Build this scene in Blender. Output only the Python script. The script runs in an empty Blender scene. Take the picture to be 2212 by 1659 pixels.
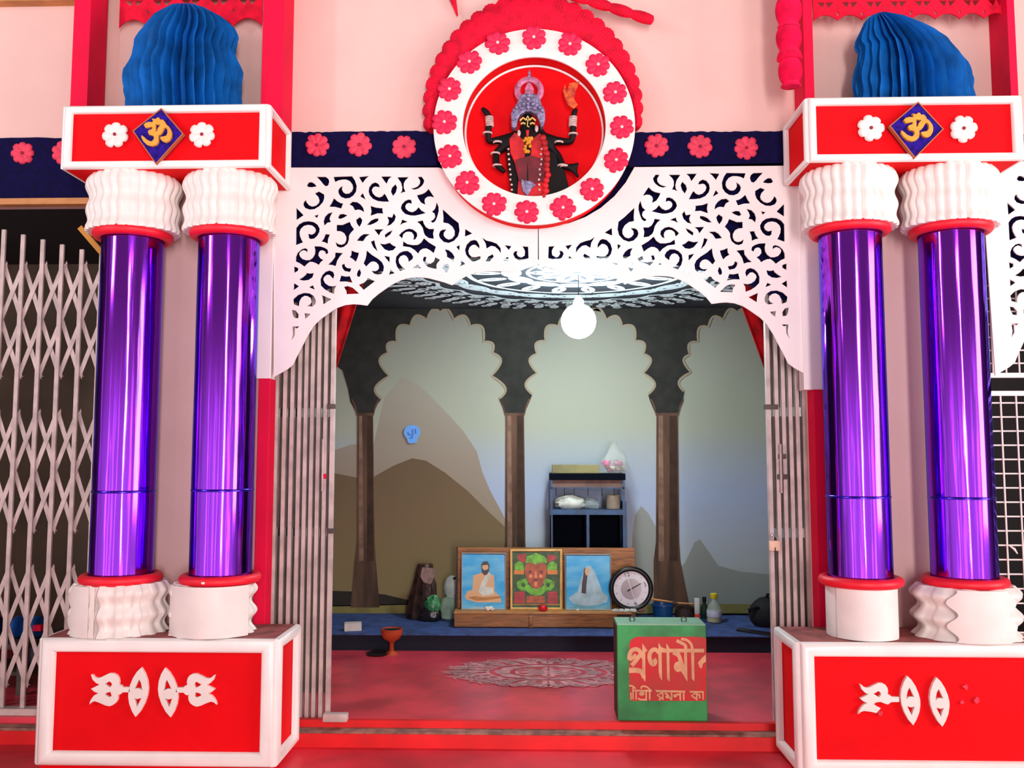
import bpy, bmesh, math, random
from mathutils import Vector, Matrix, Euler
from math import pi, sin, cos, radians as R, atan2, sqrt, hypot

random.seed(7)
SC = bpy.context.scene
COL = SC.collection

# ------------------------------------------------------------------ camera
F_PX = 1900.0
PITCH, YAW, ROLL = R(4.7), R(1.6), R(0.0)
CAM = Vector((0.0, -4.3, 1.375))
cd = bpy.data.cameras.new('camera')
cd.sensor_width = 36.0
cd.lens = F_PX / 2212.0 * 36.0
cd.clip_start = 0.05
cam = bpy.data.objects.new('camera', cd)
COL.objects.link(cam)
cam.location = CAM
CR = Matrix.Rotation(YAW, 3, 'Z') @ Matrix.Rotation(R(90) + PITCH, 3, 'X') @ Matrix.Rotation(ROLL, 3, 'Z')
cam.rotation_euler = CR.to_euler()
SC.camera = cam

# ------------------------------------------------------------------ world: open bright yard in front of the porch, dim porch roof overhead
SC.view_settings.view_transform = 'Standard'
SC.view_settings.look = 'None'
SC.view_settings.gamma = 1.0
SC.view_settings.use_curve_mapping = False
SC.view_settings.exposure = 0.0

W = bpy.data.worlds.new('daylight')
SC.world = W
W.use_nodes = True
wn, wl = W.node_tree.nodes, W.node_tree.links
wn.clear()

def wmath(op, a, b=None, c=None):
    n = wn.new('ShaderNodeMath')
    n.operation = op
    for i, v in enumerate((a, b, c)):
        if v is None:
            continue
        if isinstance(v, (int, float)):
            n.inputs[i].default_value = v
        else:
            wl.new(v, n.inputs[i])
    return n.outputs[0]

def wstep(v, a, b):
    n = wn.new('ShaderNodeMapRange')
    n.interpolation_type = 'SMOOTHSTEP'
    wl.new(v, n.inputs['Value'])
    n.inputs['From Min'].default_value = a
    n.inputs['From Max'].default_value = b
    return n.outputs['Result']

tc = wn.new('ShaderNodeTexCoord')
sp = wn.new('ShaderNodeSeparateXYZ')
wl.new(tc.outputs['Generated'], sp.inputs[0])
dx, dy, dz = sp.outputs
az = wmath('ARCTAN2', dx, wmath('MULTIPLY', dy, -1.0))          # 0 = straight out of the porch, + = to the right
front = wstep(wmath('MULTIPLY', dy, -1.0), -0.05, 0.75)
low = wstep(dz, 0.17, -0.03)                                       # bright towards the yard, dim towards the porch roof
amb = wmath('ADD', 0.07, wmath('MULTIPLY', wmath('MULTIPLY', front, wmath('ADD', 0.26, wmath('MULTIPLY', low, 0.98))), 0.80))

def world_stripe(a0, half, zlo, zhi, gain):  # upright bright stripe added to the world to streak the foil columns
    d = wmath('ABSOLUTE', wmath('SUBTRACT', az, a0))
    m = wstep(d, half, half * 0.72)
    m = wmath('MULTIPLY', m, wstep(dz, zlo - 0.05, zlo + 0.05))
    m = wmath('MULTIPLY', m, wstep(dz, zhi + 0.07, zhi - 0.07))
    return wmath('MULTIPLY', m, gain)

lum = amb
for a0, half, zlo, zhi, g in ((0.66, 0.06, -0.5, 0.08, 2.6), (0.42, 0.03, -0.5, 0.05, 2.4), (-0.05, 0.035, -0.5, 0.06, 2.6), (-0.28, 0.06, -0.5, 0.04, 1.6),
                              (-0.50, 0.025, -0.5, 0.03, 2.4), (-0.74, 0.05, -0.5, 0.05, 2.6), (-1.3, 0.05, -0.5, 0.2, 0.8)):
    lum = wmath('ADD', lum, world_stripe(a0, half, zlo, zhi, g))
bg = wn.new('ShaderNodeBackground')
wc = wn.new('ShaderNodeMix')
wc.data_type = 'RGBA'
wl.new(low, wc.inputs[0])
wc.inputs[6].default_value = (1.0, 0.70, 0.74, 1)                  # rosy light under the porch roof
wc.inputs[7].default_value = (1.0, 0.92, 0.98, 1)                  # cooler daylight from the yard
wl.new(wc.outputs[2], bg.inputs['Color'])
wl.new(lum, bg.inputs['Strength'])
wo = wn.new('ShaderNodeOutputWorld')
wl.new(bg.outputs[0], wo.inputs[0])

# daylight falling in over the photographer from the open side of the yard
def area(name, loc, target, size, power, col):
    d = bpy.data.lights.new(name, 'AREA')
    d.shape = 'RECTANGLE'
    d.size, d.size_y = size
    d.energy = power
    d.color = col
    o = bpy.data.objects.new(name, d)
    COL.objects.link(o)
    o.location = loc
    o.rotation_euler = (Vector(target) - Vector(loc)).to_track_quat('-Z', 'Y').to_euler()
    return o
# three gaps between the posts of the hall behind the photographer
area('daylight_front_gap', (1.5, -9.0, 2.0), (0, 0, 1.2), (0.8, 4.2), 370, (1.0, 0.91, 0.90))
area('daylight_right_gap', (8.6, -4.3, 2.3), (0.4, 0, 1.3), (3.2, 3.6), 500, (1.0, 0.91, 0.90))
area('daylight_left_gap', (-7.4, -5.0, 4.6), (-0.4, 0, 1.6), (0.5, 2.4), 150, (1.0, 0.92, 0.95))

# ------------------------------------------------------------------ pixel <-> place helpers
def at(px, py, Y):
    d = CR @ Vector(((px - 1106.0) / F_PX, (829.5 - py) / F_PX, -1.0))
    return CAM + d * ((Y - CAM.y) / d.y)

def X(px, Y, py=900):
    return at(px, py, Y).x

def Z(py, Y, px=1106):
    return at(px, py, Y).z

def pl(pts, Y):
    return [(p.x, p.z) for p in (at(a, b, Y) for a, b in pts)]

def cz(pts, ox, oy, s):
    return [(ox + a / s, oy + b / s) for a, b in pts]

# ------------------------------------------------------------------ materials
def lin(c):
    c = c / 255.0
    return c / 12.92 if c <= 0.04045 else ((c + 0.055) / 1.055) ** 2.4

def rgb(*c):
    return (lin(c[0]), lin(c[1]), lin(c[2]), 1.0)

def mat(name, col, rough=0.6, metal=0.0, var=0.0, vscale=6.0, bump=0.0, bscale=80.0, stretch=None, col2=None,
        spec=None, coat=0.0, tint=None, emit=None, estr=0.0, alpha=1.0, trans=0.0, distort=0.0):
    m = bpy.data.materials.new(name)
    m.use_nodes = True
    nt = m.node_tree
    b = nt.nodes['Principled BSDF']
    b.inputs['Base Color'].default_value = rgb(*col)
    b.inputs['Roughness'].default_value = rough
    b.inputs['Metallic'].default_value = metal
    if spec is not None:
        b.inputs['Specular IOR Level'].default_value = spec
    if coat:
        b.inputs['Coat Weight'].default_value = coat
        b.inputs['Coat Roughness'].default_value = 0.08
    if tint:
        b.inputs['Specular Tint'].default_value = rgb(*tint)
    if emit:
        b.inputs['Emission Color'].default_value = rgb(*emit)
        b.inputs['Emission Strength'].default_value = estr
    if alpha < 1:
        b.inputs['Alpha'].default_value = alpha
    if trans:
        b.inputs['Transmission Weight'].default_value = trans
    need = var or bump or col2
    if need:
        t = nt.nodes.new('ShaderNodeTexCoord')
        src = t.outputs['Object']
        if stretch:
            mp = nt.nodes.new('ShaderNodeMapping')
            mp.inputs['Scale'].default_value = stretch
            nt.links.new(src, mp.inputs['Vector'])
            src = mp.outputs['Vector']
        if var or col2:
            n = nt.nodes.new('ShaderNodeTexNoise')
            n.inputs['Scale'].default_value = vscale
            n.inputs['Detail'].default_value = 5
            n.inputs['Distortion'].default_value = distort
            nt.links.new(src, n.inputs['Vector'])
            r = nt.nodes.new('ShaderNodeValToRGB')
            c2 = col2 if col2 else tuple(max(0, x * (1 - var)) for x in col)
            r.color_ramp.elements[0].color = rgb(*c2)
            r.color_ramp.elements[0].position = 0.36
            r.color_ramp.elements[1].color = rgb(*col)
            r.color_ramp.elements[1].position = 0.62
            nt.links.new(n.outputs['Fac'], r.inputs['Fac'])
            nt.links.new(r.outputs['Color'], b.inputs['Base Color'])
        if bump:
            n = nt.nodes.new('ShaderNodeTexNoise')
            n.inputs['Scale'].default_value = bscale
            n.inputs['Detail'].default_value = 3
            nt.links.new(src, n.inputs['Vector'])
            bp = nt.nodes.new('ShaderNodeBump')
            bp.inputs['Strength'].default_value = bump
            bp.inputs['Distance'].default_value = 0.01
            nt.links.new(n.outputs['Fac'], bp.inputs['Height'])
            nt.links.new(bp.outputs['Normal'], b.inputs['Normal'])
    return m

M = {}
M['white'] = mat('white_foam', (240, 230, 223), 0.45, var=0.03, vscale=9, bump=0.03, bscale=60)
M['moulding'] = mat('white_moulding', (247, 241, 236), 0.32, var=0.03, vscale=7)
M['cloth'] = mat('white_glitter_cloth', (230, 190, 180), 0.75, var=0.025, vscale=3, bump=0.12, bscale=220)
M['fret'] = mat('white_cut_board', (246, 232, 228), 0.5, var=0.02, vscale=5)
M['red'] = mat('red_panel', (234, 6, 18), 0.7, var=0.05, vscale=3, spec=0.12)
M['redring'] = mat('red_ring', (240, 16, 44), 0.5, var=0.05, vscale=12)
M['crimson'] = mat('crimson_board', (232, 8, 62), 0.7, var=0.06, vscale=4, spec=0.2)
M['navy'] = mat('navy_cloth', (12, 8, 62), 0.9, var=0.25, vscale=30, bump=0.1, bscale=200, spec=0.15)
M['pinkflower'] = mat('pink_flower', (236, 62, 92), 0.7, var=0.12, vscale=40)
M['roseflower'] = mat('rose_flower', (236, 20, 76), 0.65, var=0.1, vscale=40)
M['pearl'] = mat('pearl', (250, 214, 210), 0.3)
M['darkdot'] = mat('flower_heart', (150, 16, 50), 0.6)
M['blue'] = mat('blue_paper', (4, 100, 184), 0.7, var=0.22, vscale=9, bump=0.1, bscale=160, spec=0.2)
M['garland'] = mat('red_paper_garland', (236, 10, 52), 0.75, var=0.16, vscale=18, bump=0.25, bscale=70, spec=0.2)
M['garland2'] = mat('rose_paper_garland', (250, 20, 84), 0.75, var=0.14, vscale=18, bump=0.2, bscale=70, spec=0.2)
M['foil'] = mat('purple_foil', (150, 44, 226), 0.10, metal=1.0, coat=0.5, bump=0.38, bscale=15, stretch=(1, 1, 0.05), tint=(60, 20, 255))
M['foilseam'] = mat('foil_seam', (70, 40, 200), 0.25, metal=1.0)
M['ochre'] = mat('ochre_foam', (232, 160, 52), 0.6, var=0.08, vscale=30)
M['plaque'] = mat('blue_velvet', (48, 24, 150), 0.85, var=0.35, vscale=60, bump=0.3, bscale=150, spec=0.1)
M['goldedge'] = mat('brown_gold_edge', (176, 96, 52), 0.6)
M['floor'] = mat('red_cement', (238, 44, 62), 0.42, var=0.22, vscale=2.2, bump=0.05, bscale=20)
M['floorin'] = mat('red_polished_cement', (246, 74, 92), 0.3, var=0.22, vscale=3, bump=0.04, bscale=30)
M['kerb'] = mat('bright_red_paint', (240, 20, 26), 0.5, var=0.1, vscale=5)
M['dust'] = mat('dusty_red_top', (170, 92, 88), 0.85, var=0.25, vscale=12)
M['track'] = mat('dusty_track', (168, 120, 104), 0.8, var=0.3, vscale=20)
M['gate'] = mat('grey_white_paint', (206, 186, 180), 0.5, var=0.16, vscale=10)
M['gatedark'] = mat('gate_shadow_steel', (84, 72, 64), 0.6, var=0.25, vscale=12)  # dark steel; on the folded strips it also paints shade between pickets
M['brownwall'] = mat('brown_wall', (96, 80, 66), 0.9, var=0.2, vscale=2)
M['darkwall'] = mat('dark_wall', (34, 30, 30), 0.9)
M['wood'] = mat('teak_wood', (176, 104, 46), 0.45, var=0.3, vscale=6, stretch=(1, 8, 14), distort=1.0)
M['darkwood'] = mat('dark_wood', (72, 34, 18), 0.6, var=0.2, vscale=8)
M['tan'] = mat('tan_wood', (206, 140, 78), 0.6, var=0.15, vscale=9)
M['platform'] = mat('blue_mat', (66, 88, 150), 0.75, var=0.28, vscale=14, bump=0.2, bscale=60)
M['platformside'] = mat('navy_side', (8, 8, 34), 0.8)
M['ceiling'] = mat('slate_ceiling', (44, 48, 58), 0.7, var=0.1, vscale=4)
M['alpana'] = mat('white_rice_paint', (226, 240, 244), 0.7)
M['alpanafloor'] = mat('faded_rice_paint', (232, 158, 160), 0.6, var=0.22, vscale=16)
M['black'] = mat('black_plastic', (10, 9, 10), 0.35)
M['cream'] = mat('cream_paint', (232, 178, 132), 0.7, var=0.1, vscale=18)
M['green'] = mat('green_tin', (44, 160, 80), 0.5, var=0.25, vscale=7, bump=0.05, bscale=30)
M['greentop'] = mat('pale_green_lid', (138, 184, 150), 0.5, var=0.1, vscale=8)
M['redsign'] = mat('red_sign_paint', (216, 20, 36), 0.6, var=0.2, vscale=8, col2=(186, 54, 44))
M['bluemetal'] = mat('blue_enamel', (18, 74, 120), 0.45, var=0.3, vscale=16)
M['bluedark'] = mat('dark_blue_board', (4, 8, 20), 0.9, spec=0.1)
M['steel'] = mat('steel', (190, 186, 182), 0.35, metal=0.8)
M['brass'] = mat('padlock_cream', (236, 196, 166), 0.45)
M['terracotta'] = mat('terracotta', (196, 70, 28), 0.7, var=0.15, vscale=16)
M['soot_and_shade'] = mat('soot_and_shade', (24, 12, 10), 0.9)

# ------------------------------------------------------------------ mesh builder
class MB:
    def __init__(s):
        s.v, s.f = [], []

    def add(s, vs, fs):
        o = len(s.v)
        s.v += [tuple(v) for v in vs]
        s.f += [tuple(i + o for i in f) for f in fs]
        return s

    def box(s, x0, x1, y0, y1, z0, z1):
        v = [(x, y, z) for z in (z0, z1) for y in (y0, y1) for x in (x0, x1)]
        return s.add(v, [(0, 1, 3, 2), (4, 6, 7, 5), (0, 4, 5, 1), (2, 3, 7, 6), (0, 2, 6, 4), (1, 5, 7, 3)])

    def obox(s, c, ax, ay, az):
        c, ax, ay, az = Vector(c), Vector(ax), Vector(ay), Vector(az)
        v = [c + ax * i + ay * j + az * k for k in (-1, 1) for j in (-1, 1) for i in (-1, 1)]
        return s.add(v, [(0, 1, 3, 2), (4, 6, 7, 5), (0, 4, 5, 1), (2, 3, 7, 6), (0, 2, 6, 4), (1, 5, 7, 3)])

    def prism(s, pts, y0, y1):
        n = len(pts)
        v = [(x, y0, z) for x, z in pts] + [(x, y1, z) for x, z in pts]
        f = [tuple(range(n)), tuple(range(2 * n - 1, n - 1, -1))]
        f += [(i, (i + 1) % n, n + (i + 1) % n, n + i) for i in range(n)]
        return s.add(v, f)

    def stroke(s, pts, w, y0, y1, closed=False):
        """a ribbon of width w along an x-z polyline, extruded in y"""
        n = len(pts)
        ws = w if isinstance(w, (list, tuple)) else [w] * n
        L, Rr = [], []
        for i in range(n):
            a = pts[(i - 1) % n] if (closed or i > 0) else pts[i]
            b = pts[(i + 1) % n] if (closed or i < n - 1) else pts[i]
            tx, tz = b[0] - a[0], b[1] - a[1]
            l = hypot(tx, tz) or 1
            nx, nz = -tz / l, tx / l
            h = ws[i] / 2
            L.append((pts[i][0] + nx * h, pts[i][1] + nz * h))
            Rr.append((pts[i][0] - nx * h, pts[i][1] - nz * h))
        m = n if closed else n - 1
        v = [(x, y0, z) for x, z in L] + [(x, y0, z) for x, z in Rr] + [(x, y1, z) for x, z in L] + [(x, y1, z) for x, z in Rr]
        f = []
        for i in range(m):
            j = (i + 1) % n
            f += [(i, j, n + j, n + i), (2 * n + i, 3 * n + i, 3 * n + j, 2 * n + j),
                  (i, 2 * n + i, 2 * n + j, j), (n + i, n + j, 3 * n + j, 3 * n + i)]
        if not closed:
            f += [(0, n, 3 * n, 2 * n), (n - 1, 3 * n - 1, 4 * n - 1, 2 * n - 1)]
        return s.add(v, f)

    def disc(s, cx, cz, r, y0, y1, n=24, rz=None, a0=0):
        rz = rz or r
        return s.prism([(cx + r * cos(a0 + 2 * pi * i / n), cz + rz * sin(a0 + 2 * pi * i / n)) for i in range(n)], y0, y1)

    def lathe(s, c, prof, n=32, mod=None, sy=1.0, a0=0.0, a1=2 * pi):
        full = abs(a1 - a0 - 2 * pi) < 1e-6
        m = n if full else n + 1
        v = []
        for r, z in prof:
            for i in range(m):
                a = a0 + (a1 - a0) * i / n
                rr = r * (mod(a, z) if mod else 1)
                v.append((c[0] + rr * cos(a), c[1] + rr * sin(a) * sy, c[2] + z))
        f = []
        for k in range(len(prof) - 1):
            for i in range(n if full else n):
                j = (i + 1) % m if full else i + 1
                f.append((k * m + i, k * m + j, (k + 1) * m + j, (k + 1) * m + i))
        if full:
            if prof[0][0] > 1e-5:
                f.append(tuple(range(m - 1, -1, -1)))
            if prof[-1][0] > 1e-5:
                f.append(tuple((len(prof) - 1) * m + i for i in range(m)))
        return s.add(v, f)

    def torus(s, c, R0, r, n=40, k=12, axis='z', sr=1.0, mod=None, a0=0.0, a1=2 * pi):
        full = abs(a1 - a0 - 2 * pi) < 1e-6
        m = n if full else n + 1
        v, f = [], []
        for i in range(m):
            a = a0 + (a1 - a0) * i / n
            g = mod(a) if mod else 1
            for j in range(k):
                b = 2 * pi * j / k
                q = R0 + r * g * cos(b)
                h = r * sr * sin(b)
                if axis == 'z':
                    v.append((c[0] + q * cos(a), c[1] + q * sin(a), c[2] + h))
                else:
                    v.append((c[0] + q * cos(a), c[1] + h, c[2] + q * sin(a)))
        for i in range(n):
            i2 = (i + 1) % m
            for j in range(k):
                j2 = (j + 1) % k
                f.append((i * k + j, i2 * k + j, i2 * k + j2, i * k + j2))
        if not full:
            f += [tuple(range(k)), tuple(n * k + j for j in range(k))]
        return s.add(v, f)

    def tube(s, pts, r, k=10):
        pts = [Vector(p) for p in pts]
        n = len(pts)
        rs = r if isinstance(r, (list, tuple)) else [r] * n
        v, f = [], []
        up = None
        for i in range(n):
            t = (pts[min(i + 1, n - 1)] - pts[max(i - 1, 0)]).normalized()
            if up is None:
                up = Vector((0, 0, 1)) if abs(t.z) < 0.9 else Vector((1, 0, 0))
            a = t.cross(up)
            if a.length < 1e-4:
                a = t.cross(Vector((0, 1, 0)))
            a.normalize()
            b = a.cross(t).normalized()
            up = b
            for j in range(k):
                q = 2 * pi * j / k
                v.append(pts[i] + a * (rs[i] * cos(q)) + b * (rs[i] * sin(q)))
        for i in range(n - 1):
            for j in range(k):
                j2 = (j + 1) % k
                f.append((i * k + j, i * k + j2, (i + 1) * k + j2, (i + 1) * k + j))
        f += [tuple(range(k)), tuple((n - 1) * k + j for j in range(k))]
        return s.add(v, f)

    def frame(s, u0, u1, z0, z1, w, d, base, plane='xz', sgn=-1, seg=7):
        """picture-frame moulding with a half-round section; plane xz faces y (sgn), plane yz faces x (sgn)"""
        v, f = [], []
        prof = [(w * (0.5 - 0.5 * cos(pi * k / seg)), d * sin(pi * k / seg) ** 0.7) for k in range(seg + 1)]
        for o, h in prof:
            for u, z in ((u0 + o, z0 + o), (u1 - o, z0 + o), (u1 - o, z1 - o), (u0 + o, z1 - o)):
                q = base + sgn * h
                v.append((u, q, z) if plane == 'xz' else (q, u, z))
        for k in range(seg):
            for i in range(4):
                j = (i + 1) % 4
                f.append((k * 4 + i, k * 4 + j, (k + 1) * 4 + j, (k + 1) * 4 + i))
        for i in range(4):
            j = (i + 1) % 4
            f.append((seg * 4 + i, seg * 4 + j, j, i))
        return s.add(v, f)

    def ball(s, c, r, nu=12, nv=8, jit=0.0, seed=0):
        rx, ry, rz = r if isinstance(r, (list, tuple)) else (r, r, r)
        rnd = random.Random(seed)
        v = [(c[0], c[1], c[2] - rz)]
        for i in range(1, nv):
            t = pi * i / nv
            for j in range(nu):
                a = 2 * pi * j / nu
                g = 1 + rnd.uniform(-jit, jit)
                v.append((c[0] + rx * sin(t) * cos(a) * g, c[1] + ry * sin(t) * sin(a) * g, c[2] - rz * cos(t) * g))
        v.append((c[0], c[1], c[2] + rz))
        f = [(0, 1 + (j + 1) % nu, 1 + j) for j in range(nu)]
        for i in range(nv - 2):
            for j in range(nu):
                j2 = (j + 1) % nu
                f.append((1 + i * nu + j, 1 + i * nu + j2, 1 + (i + 1) * nu + j2, 1 + (i + 1) * nu + j))
        l = len(v) - 1
        f += [(l, 1 + (nv - 2) * nu + j, 1 + (nv - 2) * nu + (j + 1) % nu) for j in range(nu)]
        return s.add(v, f)

    def grid(s, fn, nu, nv):
        v = [fn(i / nu, j / nv) for j in range(nv + 1) for i in range(nu + 1)]
        f = [(j * (nu + 1) + i, j * (nu + 1) + i + 1, (j + 1) * (nu + 1) + i + 1, (j + 1) * (nu + 1) + i) for j in range(nv) for i in range(nu)]
        return s.add(v, f)

    def build(s, name, m, parent=None, smooth=38, origin=None, bevel=0.0, mirror=False):
        o0 = Vector(origin) if origin is not None else (world_of(parent) if parent else Vector((0, 0, 0)))
        me = bpy.data.meshes.new(name)
        me.from_pydata([tuple(Vector(v) - o0) for v in s.v], [], s.f)
        bm = bmesh.new()
        bm.from_mesh(me)
        bmesh.ops.recalc_face_normals(bm, faces=bm.faces)
        if bevel:
            es = [e for e in bm.edges if len(e.link_faces) == 2 and e.calc_face_angle(0) > R(50)]
            bmesh.ops.bevel(bm, geom=es, offset=bevel, segments=2, affect='EDGES', profile=0.5)
        bm.to_mesh(me)
        bm.free()
        if smooth:
            me.polygons.foreach_set('use_smooth', [True] * len(me.polygons))
            me.set_sharp_from_angle(angle=R(smooth))
        return link(name, me, m, parent, o0)

ORG = {}

def world_of(o):
    return ORG[o.name].copy()

def link(name, me, m, parent, o0):
    if m is not None:
        me.materials.append(m)
    o = bpy.data.objects.new(name, me)
    COL.objects.link(o)
    ORG[o.name] = o0.copy()
    if parent:
        o.parent = parent
        o.location = o0 - world_of(parent)
    else:
        o.location = o0
    return o

def thing(name, label, cat, loc, group=None):
    o = bpy.data.objects.new(name, None)
    o.empty_display_size = 0.05
    COL.objects.link(o)
    o.location = loc
    ORG[o.name] = Vector(loc)
    return tag(o, label, cat, group)

def tag(o, label, cat, group=None, kind=None):
    o['label'] = label
    o['category'] = cat
    if group:
        o['group'] = group
    if kind:
        o['kind'] = kind
    return o

def struct(o, label=None, cat=None):
    o['kind'] = 'structure'
    if label:
        o['label'] = label
    if cat:
        o['category'] = cat
    return o

def plate(name, polys, y0, thick, m, parent=None, bevel=0.0, origin=None):
    """board in the x-z plane with cut-out holes: even-odd fill of closed outlines, front face at y0"""
    cu = bpy.data.curves.new(name, 'CURVE')
    cu.dimensions = '2D'
    cu.fill_mode = 'BOTH'
    cu.extrude = max(thick / 2 - bevel, 0.0001)
    cu.bevel_depth = bevel
    cu.bevel_resolution = 2
    if bevel:
        cu.offset = -bevel
    for p in polys:
        sp_ = cu.splines.new('POLY')
        sp_.points.add(len(p) - 1)
        for i, (a, b) in enumerate(p):
            sp_.points[i].co = (a, b, 0, 1)
        sp_.use_cyclic_u = True
    ob = bpy.data.objects.new(name + '_tmp', cu)
    COL.objects.link(ob)
    dg = bpy.context.evaluated_depsgraph_get()
    me = bpy.data.meshes.new_from_object(ob.evaluated_get(dg))
    bpy.data.objects.remove(ob)
    bpy.data.curves.remove(cu)
    me.name = name
    o0 = Vector(origin) if origin is not None else (world_of(parent) if parent else Vector((0, 0, 0)))
    yc = y0 + thick / 2
    for v in me.vertices:
        a, b, c = v.co
        v.co = Vector((a, yc - c, b)) - o0
    me.materials.clear()
    me.polygons.foreach_set('use_smooth', [False] * len(me.polygons))
    return link(name, me, m, parent, o0)

def skin(name, pts, edges, rad, m, parent, sub=1, root=0):
    o0 = world_of(parent)
    me = bpy.data.meshes.new(name)
    me.from_pydata([tuple(Vector(p) - o0) for p in pts], edges, [])
    ob = bpy.data.objects.new(name + '_tmp', me)
    COL.objects.link(ob)
    md = ob.modifiers.new('s', 'SKIN')
    md.use_smooth_shade = True
    for i, v in enumerate(me.skin_vertices[0].data):
        r = rad[i]
        v.radius = r if isinstance(r, tuple) else (r, r)
        v.use_root = (i == root)
    ss = ob.modifiers.new('u', 'SUBSURF')
    ss.levels = ss.render_levels = sub
    dg = bpy.context.evaluated_depsgraph_get()
    out = bpy.data.meshes.new_from_object(ob.evaluated_get(dg))
    bpy.data.objects.remove(ob)
    out.name = name
    out.polygons.foreach_set('use_smooth', [True] * len(out.polygons))
    out.materials.clear()
    return link(name, out, m, parent, o0)

def dup(root, loc, label=None, group=None):
    r = root.copy()
    COL.objects.link(r)
    r.location = loc
    ORG[r.name] = Vector(loc)
    if label:
        r['label'] = label
    if group:
        r['group'] = group
    for ch in list(root.children):
        c = ch.copy()
        COL.objects.link(c)
        c.parent = r
        for g in list(ch.children):
            d = g.copy()
            COL.objects.link(d)
            d.parent = c
    return r

def arc(cx, cz_, r, a0, a1, n=16):
    return [(cx + r * cos(R(a0 + (a1 - a0) * i / n)), cz_ + r * sin(R(a0 + (a1 - a0) * i / n))) for i in range(n + 1)]

def flower(parent, c, r, m, mc, seed=0, lobes=8, name='flower', y_sgn=-1):
    """a pressed paper blossom lying in the x-z plane with notched petals and a small centre"""
    rnd = random.Random(seed)
    ph = rnd.uniform(0, 6.28)
    n = lobes * 6
    am = [rnd.uniform(0.92, 1.04) for _ in range(lobes)]
    mb = MB()
    v = [(c[0], c[1] - 0.004, c[2])]
    for fr, h in ((0.3, 0.007), (0.65, 0.013), (0.9, 0.011), (1.0, 0.002), (1.0, -0.004)):
        for i in range(n):
            a = 2 * pi * i / n
            lob = am[i // 6] * (0.80 + 0.20 * abs(sin(lobes * a / 2)) ** 0.45)
            rr = r * fr * (1 + (lob - 1) * fr ** 2)
            hh = h * (0.55 + 0.45 * abs(sin(lobes * a / 2)))
            v.append((c[0] + rr * cos(a + ph), c[1] - hh, c[2] + rr * sin(a + ph)))
    f = [(0, 1 + i, 1 + (i + 1) % n) for i in range(n)]
    for k in range(4):
        for i in range(n):
            j = (i + 1) % n
            f.append((1 + k * n + i, 1 + k * n + j, 1 + (k + 1) * n + j, 1 + (k + 1) * n + i))
    f.append(tuple(1 + 4 * n + i for i in range(n)))
    mb.add(v, f)
    fl = mb.build(name, m, parent, smooth=60)
    MB().ball((c[0], c[1] - 0.008, c[2]), (r * 0.13, 0.006, r * 0.13), 10, 6).build('flower_centre', mc, fl)
    return fl

# ================================================================== SETTING
YB = 2.34                                  # back wall of the shrine room
Z_IN, Z_STEP, Z_CEIL = 0.10, 0.0625, 2.497
XPL0, XPL1 = X(228, 0), X(590, 0)          # left pier
XPR0, XPR1 = X(1742, 0), X(2128, 0)        # right pier
Z_LINT = Z(548, .10)                       # underside of the beam over the shrine door
Z_LH = Z(438, .1, 60)                      # underside of the beam over the left bay

def S(name, mb, m, **k):
    return struct(mb.build(name, m, None, **k))

S('floor', MB().box(-4.2, 4.2, -3.4, -0.03, -0.12, 0), M['floor'], smooth=0)
S('floor', MB().box(-4.2, 4.2, 0.06, YB + .3, -0.1, Z_IN), M['floorin'], smooth=0)
S('trim_1', MB().box(-4.2, 4.2, -0.03, 0.06, -0.1, Z_STEP), M['kerb'], smooth=0)              # step face under the gates
S('trim_2', MB().box(XPL1 - .05, XPR0 + .05, 0.045, 0.075, Z_STEP, Z_IN + .004), M['kerb'], smooth=0)
S('trim_3', MB().box(XPL1 - .05, XPR0 + .05, -0.025, 0.045, Z_STEP, Z_STEP + .008).box(-4, XPL0, -.025, .045, Z_STEP, Z_STEP + .012), M['track'], smooth=0)
S('wall_back', MB().box(-4.2, 4.2, YB, YB + .12, 0, 3.0), M['darkwall'], smooth=0)
XL, XR = -1.80, 2.02
S('wall_left', MB().box(XL - .1, XL, 0.22, YB, Z_IN, Z_CEIL), M['darkwall'], smooth=0)
S('wall_right', MB().box(XR, XR + .1, 0.22, YB, Z_IN, Z_CEIL), M['darkwall'], smooth=0)
CEIL = S('ceiling', MB().box(XL - .1, 4.2, 0.20, YB + .12, Z_CEIL, Z_CEIL + .12), M['ceiling'], smooth=0)
S('wall_left', MB().box(-4.2, XL - .1, 1.55, 1.65, Z_IN, 3.0), M['brownwall'], smooth=0)       # left bay, back
S('wall_left', MB().box(-4.2, -4.1, -0.03, 1.55, 0, 3.9), M['brownwall'], smooth=0)
S('wall_right', MB().box(XR + .1, 4.2, 1.2, 1.3, Z_IN, Z_CEIL), M['darkwall'], smooth=0)
S('wall_right', MB().box(4.1, 4.2, -0.03, 1.2, 0, 3.9), M['darkwall'], smooth=0)

S('ceiling', MB().box(-4.1, XL - .1, 0.22, 1.55, Z_LH, Z_LH + .05), M['soot_and_shade'], smooth=0)  # near-black ceiling colour stands in for deep shade over the left bay
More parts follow.
